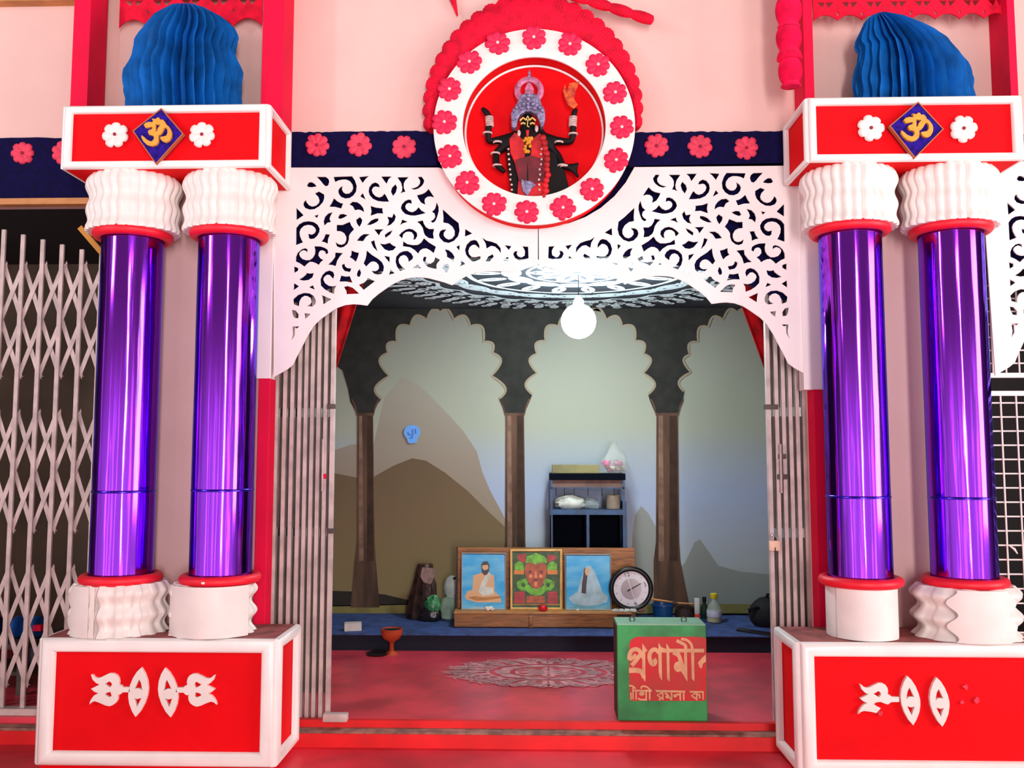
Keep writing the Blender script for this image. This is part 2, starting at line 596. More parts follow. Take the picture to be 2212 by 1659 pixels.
# front wall: piers, beams
ZT = 4.1
S('wall_front', MB().box(XPL0, XPL1 - .03, 0.0, 0.22, 0, ZT), M['cloth'], smooth=0)
S('wall_front', MB().box(XPR0 + .03, XPR1, 0.0, 0.22, 0, ZT), M['cloth'], smooth=0)
Z_BT, Z_BB = Z(290, .03, 1106), Z(360, .0, 1106)
S('wall_front', MB().box(XPL1 - .03, XPR0 + .03, 0.06, 0.22, Z_LINT + .0, ZT), M['brownwall'], smooth=0)
HA = [(560, 662), (640, 652), (680, 636), (720, 618), (760, 602), (800, 590), (850, 580), (900, 567), (940, 558), (1000, 555), (1080, 557), (1162, 560)]
hl = pl(HA, .045)
xh = X(1162.6, .045, 560)
hl = [(max(a, XPL1 - .03), b) for a, b in hl]
hr = [(2 * xh - a, b) for a, b in hl[::-1][1:]]
S('trim_4', MB().prism(hl + hr + [(hr[-1][0], Z_BB + .05), (hl[0][0], Z_BB + .05)], 0.045, 0.06), M['navy'], smooth=0)
S('wall_front', MB().box(XPL1 - .03, XPR0 + .03, 0.0, 0.06, Z_BT - .02, ZT), M['cloth'], smooth=0)
S('wall_front', MB().box(-4.1, XPL0, 0.03, 0.22, Z_LH, ZT), M['cloth'], smooth=0)
S('wall_front', MB().box(XPR1, 4.1, 0.06, 0.22, Z(575, .1, 2180), ZT), M['navy'], smooth=0)
S('wall_front', MB().box(XPR1, 4.1, 0.0, 0.06, Z(290, 0, 2180), ZT), M['cloth'], smooth=0)
# red posts at both sides of the door, white boards above them
zpl, zpr = Z(818, -.02, 570), Z(842, -.02, 1765)
S('trim_5', MB().box(X(557, -.03), X(583, -.03), -0.035, 0.06, 0.0, zpl), M['crimson'], smooth=0, bevel=.004)
S('trim_6', MB().box(X(1757, -.03), X(1787, -.03), -0.035, 0.06, 0.0, zpr), M['crimson'], smooth=0, bevel=.004)
S('trim_7', MB().box(X(550, -.03), X(590, -.01, 600), -0.02, 0.06, zpl, Z(360, 0, 590)), M['fret'], smooth=0, bevel=.003)
S('trim_8', MB().box(X(1729, -.01, 600), X(1783, -.03), -0.02, 0.06, zpr, Z(360, 0, 1740)), M['fret'], smooth=0, bevel=.003)
# timber edge under the beam of the left bay and along the top of the left wall
S('trim_9', MB().box(-4.1, XPL0, 0.0, 0.05, Z(441, 0, 60), Z(428, 0, 60)), M['tan'], smooth=0)
S('trim_10', MB().box(-4.1, XPL0 - .1, -0.03, 0.03, Z(8, 0, 60), Z(-20, 0, 60)), M['tan'], smooth=0)

# ================================================================== CUT-OUT ARCH SCREENS
A = (630, 370, 11.06)
B = (780, 370, 11.06)
Cc = (630, 500, 11.06)
D = (780, 470, 11.06)
E = (950, 470, 10.055)
Fh = (600, 600, 11.06)
HOLES = {
 A: [
 [(370,335),(410,270),(470,265),(540,305),(590,355),(480,372),(400,365)],
 [(600,135),(810,140),(870,185),(890,250),(865,330),(820,350),(770,310),(700,220)],
 [(1000,140),(1440,125),(1500,220),(1545,350),(1530,480),(1470,570),(1380,630),(1280,640),(1190,605),(1130,530),(1118,460),(1150,400),(1225,350),(1195,400),(1195,450),(1230,510),(1290,545),(1370,535),(1440,480),(1475,400),(1460,310),(1400,230),(1310,188),(1210,188),(1110,210),(1045,250)],
 [(1615,140),(1850,120),(1770,165),(1695,270)],
 [(560,525),(650,490),(770,560),(770,640),(740,730),(650,830),(540,895),(430,905),(330,870),(285,800),(295,740),(335,690),(350,750),(410,820),(490,850),(580,825),(650,760),(670,690),(640,600)],
 [(1010,650),(1080,720),(1160,765),(1220,770),(1180,880),(1040,840),(900,840),(960,760)],
 [(1690,525),(1760,670),(1640,590)],
 [(1385,785),(1450,735),(1560,745),(1640,800),(1700,880),(1725,970),(1660,920),(1600,905),(1515,920),(1470,830)],
 [(115,880),(275,1050),(120,1160)],
 [(545,1065),(640,1040),(605,1105)],
 [(975,980),(920,1060),(895,1140),(930,1205),(850,1220),(785,1290),(770,1190),(800,1090),(870,1015)],
 [(1110,1110),(1150,1035),(1230,1025),(1325,1055),(1250,1095),(1160,1130)],
 [(1080,1285),(1210,1290),(1300,1250),(1385,1215),(1415,1300),(1480,1385),(1400,1470),(1360,1540),(1358,1630),(1325,1728),(1240,1798),(1160,1815),(1085,1783),(1055,1693),(1110,1748),(1190,1763),(1270,1728),(1310,1648),(1310,1558),(1260,1470),(1180,1425),(1080,1420)],
 [(1545,1160),(1630,1100),(1680,1165),(1660,1240),(1620,1320),(1560,1230)],
 [(115,1350),(180,1270),(280,1215),(400,1200),(520,1220),(610,1280),(660,1370),(650,1450),(600,1540),(530,1600),(450,1610),(410,1570),(410,1520),(390,1500),(480,1520),(550,1480),(585,1410),(560,1340),(490,1285),(390,1270),(290,1295),(210,1370),(180,1450),(190,1550),(230,1650),(265,1690),(110,1760)],
 ],
 B: [
 [(485,130),(730,130),(650,180),(605,290),(560,220)],
 [(865,150),(1140,145),(1050,210),(1010,290),(1010,400),(1050,490),(1010,485),(940,525),(985,460),(990,370),(960,260),(910,190)],
 [(1365,135),(1440,135),(1500,220),(1480,290),(1440,345),(1360,405),(1270,430),(1190,410),(1270,405),(1350,370),(1410,300),(1420,220)],
 [(820,315),(850,390),(820,500),(765,580),(720,480),(745,390)],
 [(440,375),(410,310),(340,272),(260,300),(200,380),(185,470),(210,560),(290,650),(400,700),(520,715),(660,720),(600,610),(560,540),(500,605),(430,632),(340,602),(270,530),(245,450),(280,380),(340,352),(400,365)],
 [(230,830),(350,875),(510,890),(500,940),(525,1000),(390,995),(225,1055),(255,950)],
 [(140,1285),(240,1180),(330,1140),(410,1130),(400,1180),(320,1230),(220,1270)],
 [(780,1010),(820,1080),(790,1180),(700,1270),(610,1300),(660,1240),(670,1170),(630,1090),(740,1110)],
 [(975,1160),(1110,1210),(1000,1230),(930,1280),(970,1210)],
 [(1205,770),(1190,690),(1130,680),(1050,715),(980,790),(955,870),(990,940),(1060,1010),(1180,1045),(1290,1050),(1400,1025),(1540,995),(1430,940),(1370,865),(1310,940),(1220,985),(1130,960),(1060,900),(1045,830),(1080,770),(1140,745)],
 [(1340,575),(1460,550),(1540,510),(1610,430),(1670,520),(1740,625),(1660,590),(1580,600),(1520,650),(1505,710),(1530,790),(1440,740),(1380,650)],
 [(1800,745),(1840,850),(1845,950),(1810,1080),(1770,1180),(1710,1225),(1670,1195),(1740,1150),(1780,1080),(1760,1000),(1700,965),(1770,900),(1795,830)],
 [(320,1390),(540,1395),(460,1440),(430,1525)],
 [(750,1410),(690,1500),(580,1580),(570,1520),(650,1460)],
 ],
 D: [
 [(910,420),(970,360),(1060,295),(1150,272),(1240,295),(1320,360),(1335,430),(1290,510),(1250,530),(1270,460),(1260,400),(1220,345),(1150,325),(1070,335),(1000,390),(980,490)],
 [(1340,100),(1470,75),(1490,150),(1540,230),(1620,280),(1740,275),(1710,380),(1730,500),(1620,480),(1540,420),(1510,360),(1480,240),(1420,150)],
 [(455,620),(560,645),(680,610),(750,670),(830,700),(760,770),(660,785),(570,750)],
 [(1010,575),(1100,640),(1230,665),(1350,660),(1440,600),(1500,500),(1610,600),(1780,700),(1730,840),(1650,770),(1560,725),(1470,735),(1400,780),(1365,850),(1290,770),(1180,700),(1000,675)],
 [(1135,1050),(1220,985),(1235,940),(1190,860),(1110,805),(1010,810),(920,850),(845,930),(830,1050),(860,1160),(935,1270),(1050,1225),(960,1170),(900,1090),(885,1000),(930,920),(1010,885),(1080,905),(1130,970)],
 [(555,915),(675,945),(675,1065),(620,990)],
 [(700,1240),(790,1325),(660,1375)],
 [(1350,1120),(1430,1200),(1230,1200)],
 [(1555,940),(1530,1020),(1570,1090),(1650,1110),(1740,1050),(1770,955),(1880,1010),(1800,1100),(1795,1220),(1700,1200),(1600,1170),(1520,1090),(1480,1000),(1500,940)],
 ],
 E: [
 [(72,-178),(130,-110),(270,20),(400,120),(420,280),(390,400),(300,500),(190,542),(90,520),(10,440),(-12,370),(10,300),(60,270),(140,258),(80,320),(75,390),(120,450),(190,485),(270,460),(330,380),(330,280),(280,190),(190,120),(80,100),(88,0)],
 [(555,255),(700,345),(550,405)],
 [(425,600),(420,710),(365,630)],
 [(115,690),(190,715),(260,770),(310,850),(290,960),(240,890),(160,845),(160,770)],
 [(90,1025),(170,1010),(200,1060),(180,1140),(150,1190),(50,1080)],
 [(460,920),(545,1005),(435,1050),(445,985)],
 [(855,670),(850,600),(800,510),(750,490),(670,510),(590,590),(555,700),(580,800),(640,880),(710,945),(875,940),(880,840),(770,865),(690,860),(630,800),(610,730),(640,640),(700,590),(770,580),(820,620)],
 [(930,435),(1010,505),(1120,530),(1230,570),(1310,660),(1325,770),(1280,690),(1200,620),(1110,605),(1020,665),(1005,560)],
 [(1145,800),(1165,840),(1080,945),(990,945),(1050,850)],
 [(1415,600),(1550,625),(1500,695)],
 [(1470,850),(1530,945),(1340,945)],
 [(1790,630),(1910,635),(1920,880),(1830,900),(1720,920),(1640,870),(1600,790),(1630,740),(1680,730),(1660,790),(1700,850),(1770,870),(1850,820),(1860,730),(1830,660)],
 ],
 Cc: [
 [(370,490),(370,430),(320,408),(240,430),(150,510),(110,600),(105,710),(200,750),(310,830),(360,770),(430,715),(510,720),(590,750),(645,790),(690,720),(750,685),(680,650),(630,580),(640,500),(680,450),(740,440),(800,470),(830,540),(865,510),(850,440),(780,395),(680,365),(545,360),(570,440),(560,540),(510,630),(430,690),(340,695),(250,665),(190,600),(170,530),(210,470),(280,437),(340,450)],
 [(810,70),(905,75),(860,180),(855,285),(790,245),(715,240),(775,165)],
 [(1045,510),(1220,525),(1150,580),(1080,690),(1045,820),(970,790),(870,790),(960,720),(1040,610)],
 [(1435,460),(1510,500),(1600,515),(1575,600),(1530,715),(1470,650),(1390,605),(1430,560)],
 [(1790,460),(1900,560),(2060,660),(2150,740),(2195,840),(2180,950),(2130,1010),(2060,1030),(1980,1000),(1910,940),(1990,955),(2050,930),(2090,870),(2080,790),(2030,730),(1960,705),(1890,720),(1830,770),(1785,830),(1725,755),(1770,650),(1790,560)],
 [(1255,775),(1270,840),(1320,880),(1420,890),(1390,960),(1270,935),(1220,870),(1205,800)],
 [(1620,900),(1650,990),(1620,1075),(1580,1075),(1560,1020),(1580,950)],
 [(65,840),(150,880),(145,930),(70,985)],
 [(350,1000),(440,1015),(520,995),(490,1090),(400,1150),(290,1165),(180,1145),(270,1100),(350,1030)],
 [(60,1240),(165,1310),(50,1395)],
 [(420,1325),(500,1290),(550,1380)],
 [(985,1130),(1010,1040),(980,970),(900,940),(810,970),(740,1040),(695,1140),(700,1280),(790,1370),(900,1440),(1010,1485),(1010,1380),(1060,1300),(960,1320),(870,1300),(790,1240),(745,1150),(770,1080),(840,1025),(910,1030),(960,1080)],
 [(1180,1060),(1290,1085),(1385,1075),(1410,1150),(1450,1215),(1300,1185),(1140,1190)],
 [(1815,1115),(1980,1185),(1720,1385),(1610,1270),(1720,1230),(1780,1180)],
 [(1255,1325),(1330,1310),(1450,1350),(1550,1440),(1610,1475),(1310,1490),(1310,1410)],
 [(1560,220),(1640,120),(1720,70),(1865,70),(1770,120),(1700,225),(1630,215)],
 [(1900,240),(1970,215),(1985,310),(2045,475),(1960,370)],
 ],
 Fh: [
 [(375,515),(480,420),(620,370),(750,380),(850,440),(900,540),(890,620),(830,680),(690,665),(770,640),(810,570),(790,480),(720,430),(640,420),(560,470),(510,560),(500,670),(390,630)],
 [(1050,420),(1270,515),(1080,630),(1080,520)],
 [(345,770),(420,790),(490,880),(480,960),(400,950),(360,870)],
 [(640,850),(775,870),(720,920),(660,980)],
 [(355,1170),(515,1170),(460,1200),(400,1190),(395,1370),(335,1490),(370,1350)],
 ],
}
OUT = [(591,362),(591,815),(601,809),(620,798),(633,788),(640,772),(649,755),(656,741),(663,727),(677,704),(690,691),(705,680),(718,671),(728,665),(745,659),(763,657),(778,658),(793,660),
       (804,646),(817,635),(831,625),(844,616),(858,608.5),(872,603),(885.5,600),(899,599),(912.6,599),(926,601),(939.7,604.5),(960,610),(976.8,616),(989.8,606),(1005.7,597),(1024.6,590),(1049.5,586),(1079,586),(1109,588),(1121,586),(1134,580.5),(1149,576),(1162,574),
       (1162,490.5)] + [(1153 + 217.5 * cos(R(a)), 273 - 217.5 * sin(R(a))) for a in (-95, -105, -115, -125, -135, -145, -155)] + [(948, 362)]
YF, TF = -0.012, 0.008
def grow(ps, d):
    n = len(ps)
    ar = sum(ps[i][0] * ps[(i + 1) % n][1] - ps[(i + 1) % n][0] * ps[i][1] for i in range(n))
    sg_ = 1 if ar > 0 else -1
    out = []
    for i in range(n):
        a, b = ps[i - 1], ps[(i + 1) % n]
        tx, ty = b[0] - a[0], b[1] - a[1]
        l = hypot(tx, ty) or 1
        out.append((ps[i][0] + sg_ * ty / l * d, ps[i][1] - sg_ * tx / l * d))
    return out
outline = pl(OUT, YF)
holes = []
for k, hs in HOLES.items():
    for h in hs:
        holes.append(pl(grow(cz(h, *k), 0.9), YF))
XC = X(1162.6, YF, 560)

def screen(fn, label, x0):
    t = thing('arch_screen', label, 'screen', (x0, 0, Z(700, 0)), 'white cut-out arch screens')
    plate('cut_out_board', [[fn(p) for p in outline]] + [[fn(p) for p in h] for h in holes], YF, TF, M['fret'], t)
    mb = MB()
    e = [fn(p) for p in outline]
    return t, e

sl, el = screen(lambda p: p, 'white scrollwork half arch left of the round medallion', outline[0][0])
sr, er = screen(lambda p: (2 * XC + .002 - p[0], p[1]), 'white scrollwork half arch right of the round medallion', 2 * XC - outline[0][0])
dxr = X(2130, YF, 600) - outline[0][0]
s3, e3 = screen(lambda p: (p[0] + dxr, p[1]), 'white scrollwork arch piece at the right edge over the wire grille', outline[0][0] + dxr)

# ================================================================== NAVY BANDS WITH BLOSSOMS
def band(label, x0, x1, z0, z1, pts, y):
    t = thing('flower_band', label, 'band', ((x0 + x1) / 2, y, z0), 'navy cloth bands with pink flowers')
    n = 40
    mb = MB()
    rnd = random.Random(int(x0 * 100))
    top = [(x0 + (x1 - x0) * i / n, z1 + rnd.uniform(-.003, .003)) for i in range(n + 1)]
    mb.prism([(x0, z0)] + [(x1, z0)] + top[::-1], y - .004, y + .004)
    mb.build('cloth_strip', M['navy'], t, smooth=0)
    for k, (a, b) in enumerate(pts):
        p = at(a, b, y - .006)
        flower(t, p, .063, M['pinkflower'], M['darkdot'], seed=k + int(a))
    return t
yb = -0.008
band('navy band with three pink flowers left of the medallion', XPL1 - .03, X(940, yb), Z(360, yb, 780), Z(285, yb, 780), [(685, 314), (777, 313), (873, 317)], yb)
band('navy band with three pink flowers right of the medallion', X(1365, yb), XPR0 + .03, Z(360, yb, 1540), Z(285, yb, 1540), [(1418, 316), (1512, 317), (1612, 320)], yb)
band('deep navy band with pink flowers above the closed lattice gate', -4.0, XPL0 - .0, Z(430, .02, 60), Z(298, .02, 60), [(49, 331), (138, 330)], .024)

# ================================================================== PEDESTALS AND UPPER BOXES
YFR, YBK = -0.38, -0.03

def frame_box(root, x0, x1, z0, z1, y0, y1, w, d, ws=None, plinth=0.0, dusty=True):
    ws = ws or w
    MB().box(x0 + .008, x1 - .008, y0 + .008, y1, z0 + .0, z1 - .008).build('box_body', M['red'], root, smooth=0)
    MB().frame(x0, x1, z0 + plinth, z1, w, d, y0 + .006).build('front_moulding', M['moulding'], root, smooth=50)
    for xs, sg in ((x0 + .006, -1), (x1 - .006, 1)):
        MB().frame(y0, y1, z0 + plinth, z1, ws, d, xs, plane='yz', sgn=sg).build('side_moulding', M['moulding'], root, smooth=50)
    if dusty:
        MB().box(x0, x1, y0 + .01, y1, z1 - .012, z1 - .001).build('dusty_top', M['dust'], root, smooth=0)

TR_OUT = [(225,375),(270,385),(340,455),(420,480),(510,465),(640,400),(780,335),(900,340),(990,390),(1050,480),(1070,580),(1060,680),(1130,700),(1170,750),(1400,755),(1400,905),(1160,910),(1120,960),(1060,985),(1000,970),(1030,1000),(1020,1130),(970,1220),(880,1290),(780,1325),(660,1300),(480,1220),(350,1175),(260,1200),(180,1270),(200,1170),(260,1070),(330,990),(440,935),(330,890),(225,800),(330,750),(480,675),(380,630),(280,530)]
TR_H = [[(640,660),(780,580),(845,630),(850,690),(800,760),(690,700)], [(630,970),(700,920),(810,895),(845,1010),(790,1050),(720,1030)]]
EY_OUT = [(1730,165),(1840,350),(1910,560),(1935,800),(1910,1000),(1830,1240),(1700,1480),(1555,1645),(1450,1470),(1370,1250),(1340,1050),(1345,880),(1390,700),(1480,480),(1600,290)]
EY_H = [[(1665,520),(1720,620),(1760,850),(1680,795),(1600,785),(1530,800),(1600,650)], [(1515,1085),(1610,1110),(1730,1080),(1600,1340)]]
BRK = TR_OUT[:17] + [(1060, 985), (960, 950), (840, 905), (720, 915), (640, 965), (760, 1050), (850, 1090), (720, 1240), (560, 1200)] + TR_OUT[27:]
BRKH = TR_H[0]
TZ = (180, 1430, 13.825)

def emblem(root, name, polys, label=None):
    o = plate(name, [pl(p, YFR - .008) for p in polys], YFR - .010, .018, M['white'], root, bevel=.002)
    if label:
        o['label'] = label
    return o

# left pedestal
zt = (Z(1377, YFR, 344) + Z(1390, YFR, 1960)) / 2
Z_PED = zt
xl0, xl1 = X(88, YFR, 1480), X(594, YFR, 1480)
pedl = thing('column_pedestal', 'red pedestal with white moulding and two whole trident emblems, under the left columns', 'pedestal', ((xl0 + xl1) / 2, -.2, 0), 'red and white column pedestals')
frame_box(pedl, xl0, xl1, 0, zt, YFR, YBK, .062, .03, .05, plinth=.026)
emblem(pedl, 'trident_emblem', [cz(TR_OUT, *TZ)] + [cz(h, *TZ) for h in TR_H])
emblem(pedl, 'eye_emblem', [cz(EY_OUT, *TZ)] + [cz(h, *TZ) for h in EY_H])
mir = lambda ps: [(330.5 * 2 - a, b + .8) for a, b in cz(ps, *TZ)]
emblem(pedl, 'trident_emblem', [mir(TR_OUT)] + [mir(h) for h in TR_H])
emblem(pedl, 'eye_emblem', [mir(EY_OUT)] + [mir(h) for h in EY_H])

# right pedestal
xr0, xr1 = X(1730, YFR, 1520), X(2270, YFR, 1520)
pedr = thing('column_pedestal', 'red pedestal with a broken trident emblem and two eye emblems, under the right columns', 'pedestal', ((xr0 + xr1) / 2, -.2, 0), 'red and white column pedestals')
frame_box(pedr, xr0, xr1, 0, zt, YFR, YBK, .062, .03, .05, plinth=.018)
K8 = (1512, 1134, 3.16)
emblem(pedr, 'trident_emblem', [[(a + 1661, b + 21) for a, b in cz(q_, *TZ)] for q_ in (BRK, BRKH)], 'trident emblem with its lower prong broken off')
e_off = lambda ps, ox: [(a + ox, b + 11) for a, b in cz(ps, *TZ)]
mk = lambda ps, ox, oy: [(ox * 2 - a, b + oy) for a, b in cz(ps, *TZ)]
emblem(pedr, 'eye_emblem', [mk(EY_OUT, 1132.5, 18)] + [mk(h, 1132.5, 18) for h in EY_H])
emblem(pedr, 'eye_emblem', [mk(EY_OUT, 1164, 21)] + [mk(h, 1164, 21) for h in EY_H])
M['gluemark'] = mat('dried_glue', (246, 60, 84), 0.8, var=0.2, vscale=60)
for (a, b, r) in ((2086, 1484, 6), (2110, 1512, 7), (2078, 1517, 4), (1902, 1541, 6)):
    p = at(a, b, YFR)
    rnd = random.Random(a)
    k = r / 485.0
    pts = [(p.x + k * rnd.uniform(.5, 1.2) * cos(i * pi / 6), p.z + k * rnd.uniform(.5, 1.2) * sin(i * pi / 6)) for i in range(12)]
    MB().prism(pts, YFR - .0015, YFR + .01).build('glue_mark', M['gluemark'], pedr, smooth=0)

# upper boxes
ub0, ub1 = (Z(360, YFR, 350) + Z(353, YFR, 1976)) / 2, (Z(224, YFR, 350) + Z(213, YFR, 1976)) / 2
ul0, ul1 = X(139, YFR, 290), X(577, YFR, 290)
ur0, ur1 = X(1746, YFR, 290), X(2205, YFR, 290)
upl = thing('capital_box', 'red box with white moulding and om plaque, on the left pair of columns', 'box', ((ul0 + ul1) / 2, -.2, ub0), 'red boxes with om plaques')
frame_box(upl, ul0, ul1, ub0, ub1, YFR, YBK, .037, .024, .028)
upr = thing('capital_box', 'red box with white moulding and om plaque, on the right pair of columns', 'box', ((ur0 + ur1) / 2, -.2, ub0), 'red boxes with om plaques')
frame_box(upr, ur0, ur1, ub0, ub1, YFR, YBK, .037, .024, .028)
for root, fl, dia, om in ((upl, ((249, 291), (437, 291)), ((349, 232), (398, 289), (337, 357), (285, 283)), 0),
                          (upr, ((1881, 277), (2081, 278)), ((1983, 218), (2040, 279), (1976, 344), (1919, 272)), 1)):
    for k, (a, b) in enumerate(fl):
        flower(root, at(a, b, YFR - .004), .063, M['white'], M['darkdot'], seed=11 + k + om * 5, lobes=7)
    yq = YFR - .029
    cx, cy = sum(p[0] for p in dia) / 4, sum(p[1] for p in dia) / 4
    dsc = [(cx + (a - cx) * .95, cy + (b - cy) * .95) for a, b in dia]
    pq = plate('om_plaque', [pl(dsc, yq)], yq, .026, M['plaque'], root)
    MB().stroke(pl(dsc, yq), .007, yq - .003, yq + .02, closed=True).build('plaque_edge', M['goldedge'], pq, smooth=0)
    OM = [(590,720),(640,660),(740,625),(850,635),(870,600),(830,530),(880,530),(950,545),(990,500),(1050,500),(1080,560),(1160,555),(1220,620),(1240,680),(1330,750),(1400,860),(1425,960),(1410,1080),(1350,1190),(1250,1240),(1160,1215),(1090,1140),(1085,1070),(1170,1060),(1260,1040),(1300,960),(1295,860),(1250,800),(1200,820),(1150,920),(1090,1000),(1030,1030),(1040,1130),(1020,1240),(950,1320),(830,1355),(700,1320),(590,1220),(520,1100),(530,1020),(600,1070),(680,1150),(780,1200),(840,1205),(900,1130),(890,1060),(840,1030),(760,1020),(715,930),(740,870),(820,850),(860,800),(820,775),(740,800),(650,810)]
    OH = [(945,705),(1090,720),(1020,800),(990,900),(950,920),(955,820)]
    f = (lambda p: p) if not om else (lambda p: (1979.5 + (p[0] - 341) * 1.06, 279 + (p[1] - 289.5) * 1.0))
    kz = (270, 220, 13.825)
    plate('om_sign', [pl([f(p) for p in cz(OM, *kz)], yq), pl([f(p) for p in cz(OH, *kz)], yq)], yq - .014, .016, M['ochre'], pq, bevel=.002)

# ================================================================== COLUMNS
YA = -0.215
def wave(z, h, base, amp, ph=0.0):
    return base + amp * sin(2 * pi * 1.75 * z / h + ph)

def column(px, label, ztop, zring_t, zring_b, base, seam_y):
    x = X(px, YA, 875)
    t = thing('foil_column', label, 'column', (x, YA, Z_PED), 'purple foil columns')
    rs = .139
    # capital: fluted, three swelling rolls
    h = ztop - zring_t
    prof = []
    for k in range(26):
        u = k / 25
        r = .212 + .0075 * sin(2 * pi * (2.4 * u + .30)) + .004 * cos(2 * pi * u)
        prof.append((r * (.955 if k in (0, 25) else .985 if k in (1, 24) else 1), u * h))
    prof = [(.12, 0)] + prof + [(.12, h)]
    fl = lambda a, z: 0.925 + 0.088 * abs(sin(a * 14)) ** 0.6
    MB().lathe((x, YA, zring_t), prof, 180, mod=fl, sy=.84).build('capital', M['white'], t, smooth=50)
    MB().torus((x, YA, zring_t - .012), rs + .018, .025, 48, 14, sr=.95).build('upper_ring', M['redring'], t)
    # foil shaft
    zs0, zs1 = zring_b, zring_t - .012
    rnd = random.Random(int(px))
    n = 96
    jit = [rnd.uniform(-.0012, .0012) for _ in range(n)]
    jit = [(jit[i - 1] + jit[i] * 2 + jit[(i + 1) % n]) / 4 for i in range(n)]
    v = []
    rows = 14
    for k in range(rows + 1):
        for i in range(n):
            a = 2 * pi * i / n
            r = rs + jit[i] * (1.0 + .5 * sin(k * .9 + i)) * .9
            v.append((x + r * cos(a), YA + r * sin(a), zs0 + (zs1 - zs0) * k / rows))
    f = [(k * n + i, k * n + (i + 1) % n, (k + 1) * n + (i + 1) % n, (k + 1) * n + i) for k in range(rows) for i in range(n)]
    sh = MB().add(v, f).build('shaft', M['foil'], t, smooth=60)
    zq = Z(seam_y, YA - .13, px)
    MB().lathe((x, YA, zq), [(rs + .0005, 0), (rs + .0028, .002), (rs + .0028, .009), (rs + .0005, .012)], 64, mod=lambda a, z: 1 + .003 * sin(9 * a)).build('foil_seam', M['foilseam'], sh)
    MB().torus((x, YA, zring_b + .004), rs + .020, .024, 48, 14, sr=.95).build('lower_ring', M['redring'], t)
    # base block
    hb = zring_b - Z_PED - .012
    def lob(R0, amp):
        p = [(R0 * .8, 0)]
        for k in range(25):
            u = k / 24
            p.append((R0 + amp * cos(2 * pi * 2.3 * u + .5), u * hb))
        return p + [(R0 * .8, hb)]
    if base == 'fins_wrap':
        fm = lambda a, z: 1.0 - 0.085 * (0.5 + 0.5 * (1 if sin(a * 17) > 0 else -1) * abs(sin(a * 17)) ** 0.25)
        MB().lathe((x, YA, Z_PED), lob(.212, .012), 204, mod=fm, sy=.86).build('base', M['white'], t, smooth=30)
        wrap(t, x, .222, hb, -138, -104, 'wavy', sy=.86)
        wrap(t, x, .220, hb, -101, -97, 'plain', sy=.86)
    elif base == 'open_wrap':
        fm = lambda a, z: 1.0 - 0.08 * (0.5 + 0.5 * (1 if sin(a * 13) > 0 else -1) * abs(sin(a * 13)) ** 0.25)
        MB().lathe((x - .03, YA, Z_PED), lob(.185, .014), 156, mod=fm, sy=.92).build('base', M['white'], t, smooth=30)
        wrap(t, x - .012, .200, hb, -160, -30, 'left', sy=.93)
    elif base == 'smooth':
        MB().lathe((x, YA, Z_PED), [(.152, 0), (.153, .01), (.153, hb - .004), (.15, hb)], 64).build('base', M['white'], t)
        wrap(t, x, .153, hb, -150, -40, 'plain')
    else:
        fm = lambda a, z: 1.0 - 0.06 * (0.5 + 0.5 * (1 if sin(a * 11) > 0 else -1) * abs(sin(a * 11)) ** 0.25)
        MB().lathe((x, YA, Z_PED), lob(.222, .018), 132, mod=fm, sy=.82).build('base', M['white'], t, smooth=30)
        wrap(t, x, .242, hb, -124, -62, 'both', sy=.82)
    return t

def wrap(t, x, r, hb, a0, a1, edge, sy=1.0):
    n, rows = 28, 26
    th = .006
    out, inn = [], []
    for k in range(rows + 1):
        u = k / rows
        wv = .10 * sin(2 * pi * 2.2 * u + .6)
        b0 = R(a0) + (wv if edge in ('wavy', 'left', 'both') else 0)
        b1 = R(a1) - (wv if edge in ('both',) else 0)
        for i in range(n + 1):
            a = b0 + (b1 - b0) * i / n
            for lst, rr in ((out, r + th), (inn, r - .0005)):
                lst.append((x + rr * cos(a), YA + rr * sin(a) * sy, Z_PED + .002 + u * (hb - .004)))
    m = n + 1
    N = len(out)
    f = []
    for k in range(rows):
        for i in range(n):
            q = (k * m + i, k * m + i + 1, (k + 1) * m + i + 1, (k + 1) * m + i)
            f += [q, tuple(N + j for j in q[::-1])]
    for k in range(rows):
        for i in (0, n):
            f.append((k * m + i, (k + 1) * m + i, N + (k + 1) * m + i, N + k * m + i))
    for i in range(n):
        for k in (0, rows):
            f.append((k * m + i, k * m + i + 1, N + k * m + i + 1, N + k * m + i))
    MB().add(out + inn, f).build('base_wrap', M['white'], t, smooth=40)

zrt_l, zrt_r = Z(503, YA, 390), Z(497, YA, 1950)
zrt = (zrt_l + zrt_r) / 2
zrb = (Z(1243, YA, 375) + Z(1262, YA, 1970)) / 2
column(275, 'purple foil column standing at the far left beside the lattice gate', ub0, zrt, zrb, 'fins_wrap', 1066)
column(486, 'purple foil column left of the shrine doorway beside the folded gate', ub0, zrt, zrb, 'open_wrap', 1063)
c2 = bpy.data.objects['foil_column.001']
pc_ = Vector((X(486, YA, 875) - .012, YA - .139 - .042, zrb + .004))
MB().ball(pc_, (.009, .004, .006), 10, 6, .1, 3).build('white_chip', M['white'], c2)
column(1847, 'purple foil column right of the shrine doorway with smooth round base', ub0, zrt, zrb, 'smooth', 1078)
column(2068, 'purple foil column farthest right with wavy white base beside the grille', ub0, zrt, zrb, 'both', 1080)

# ================================================================== NICHES ABOVE THE BOXES
YN = -0.17
ZN0 = ub1
ZN1 = 4.0
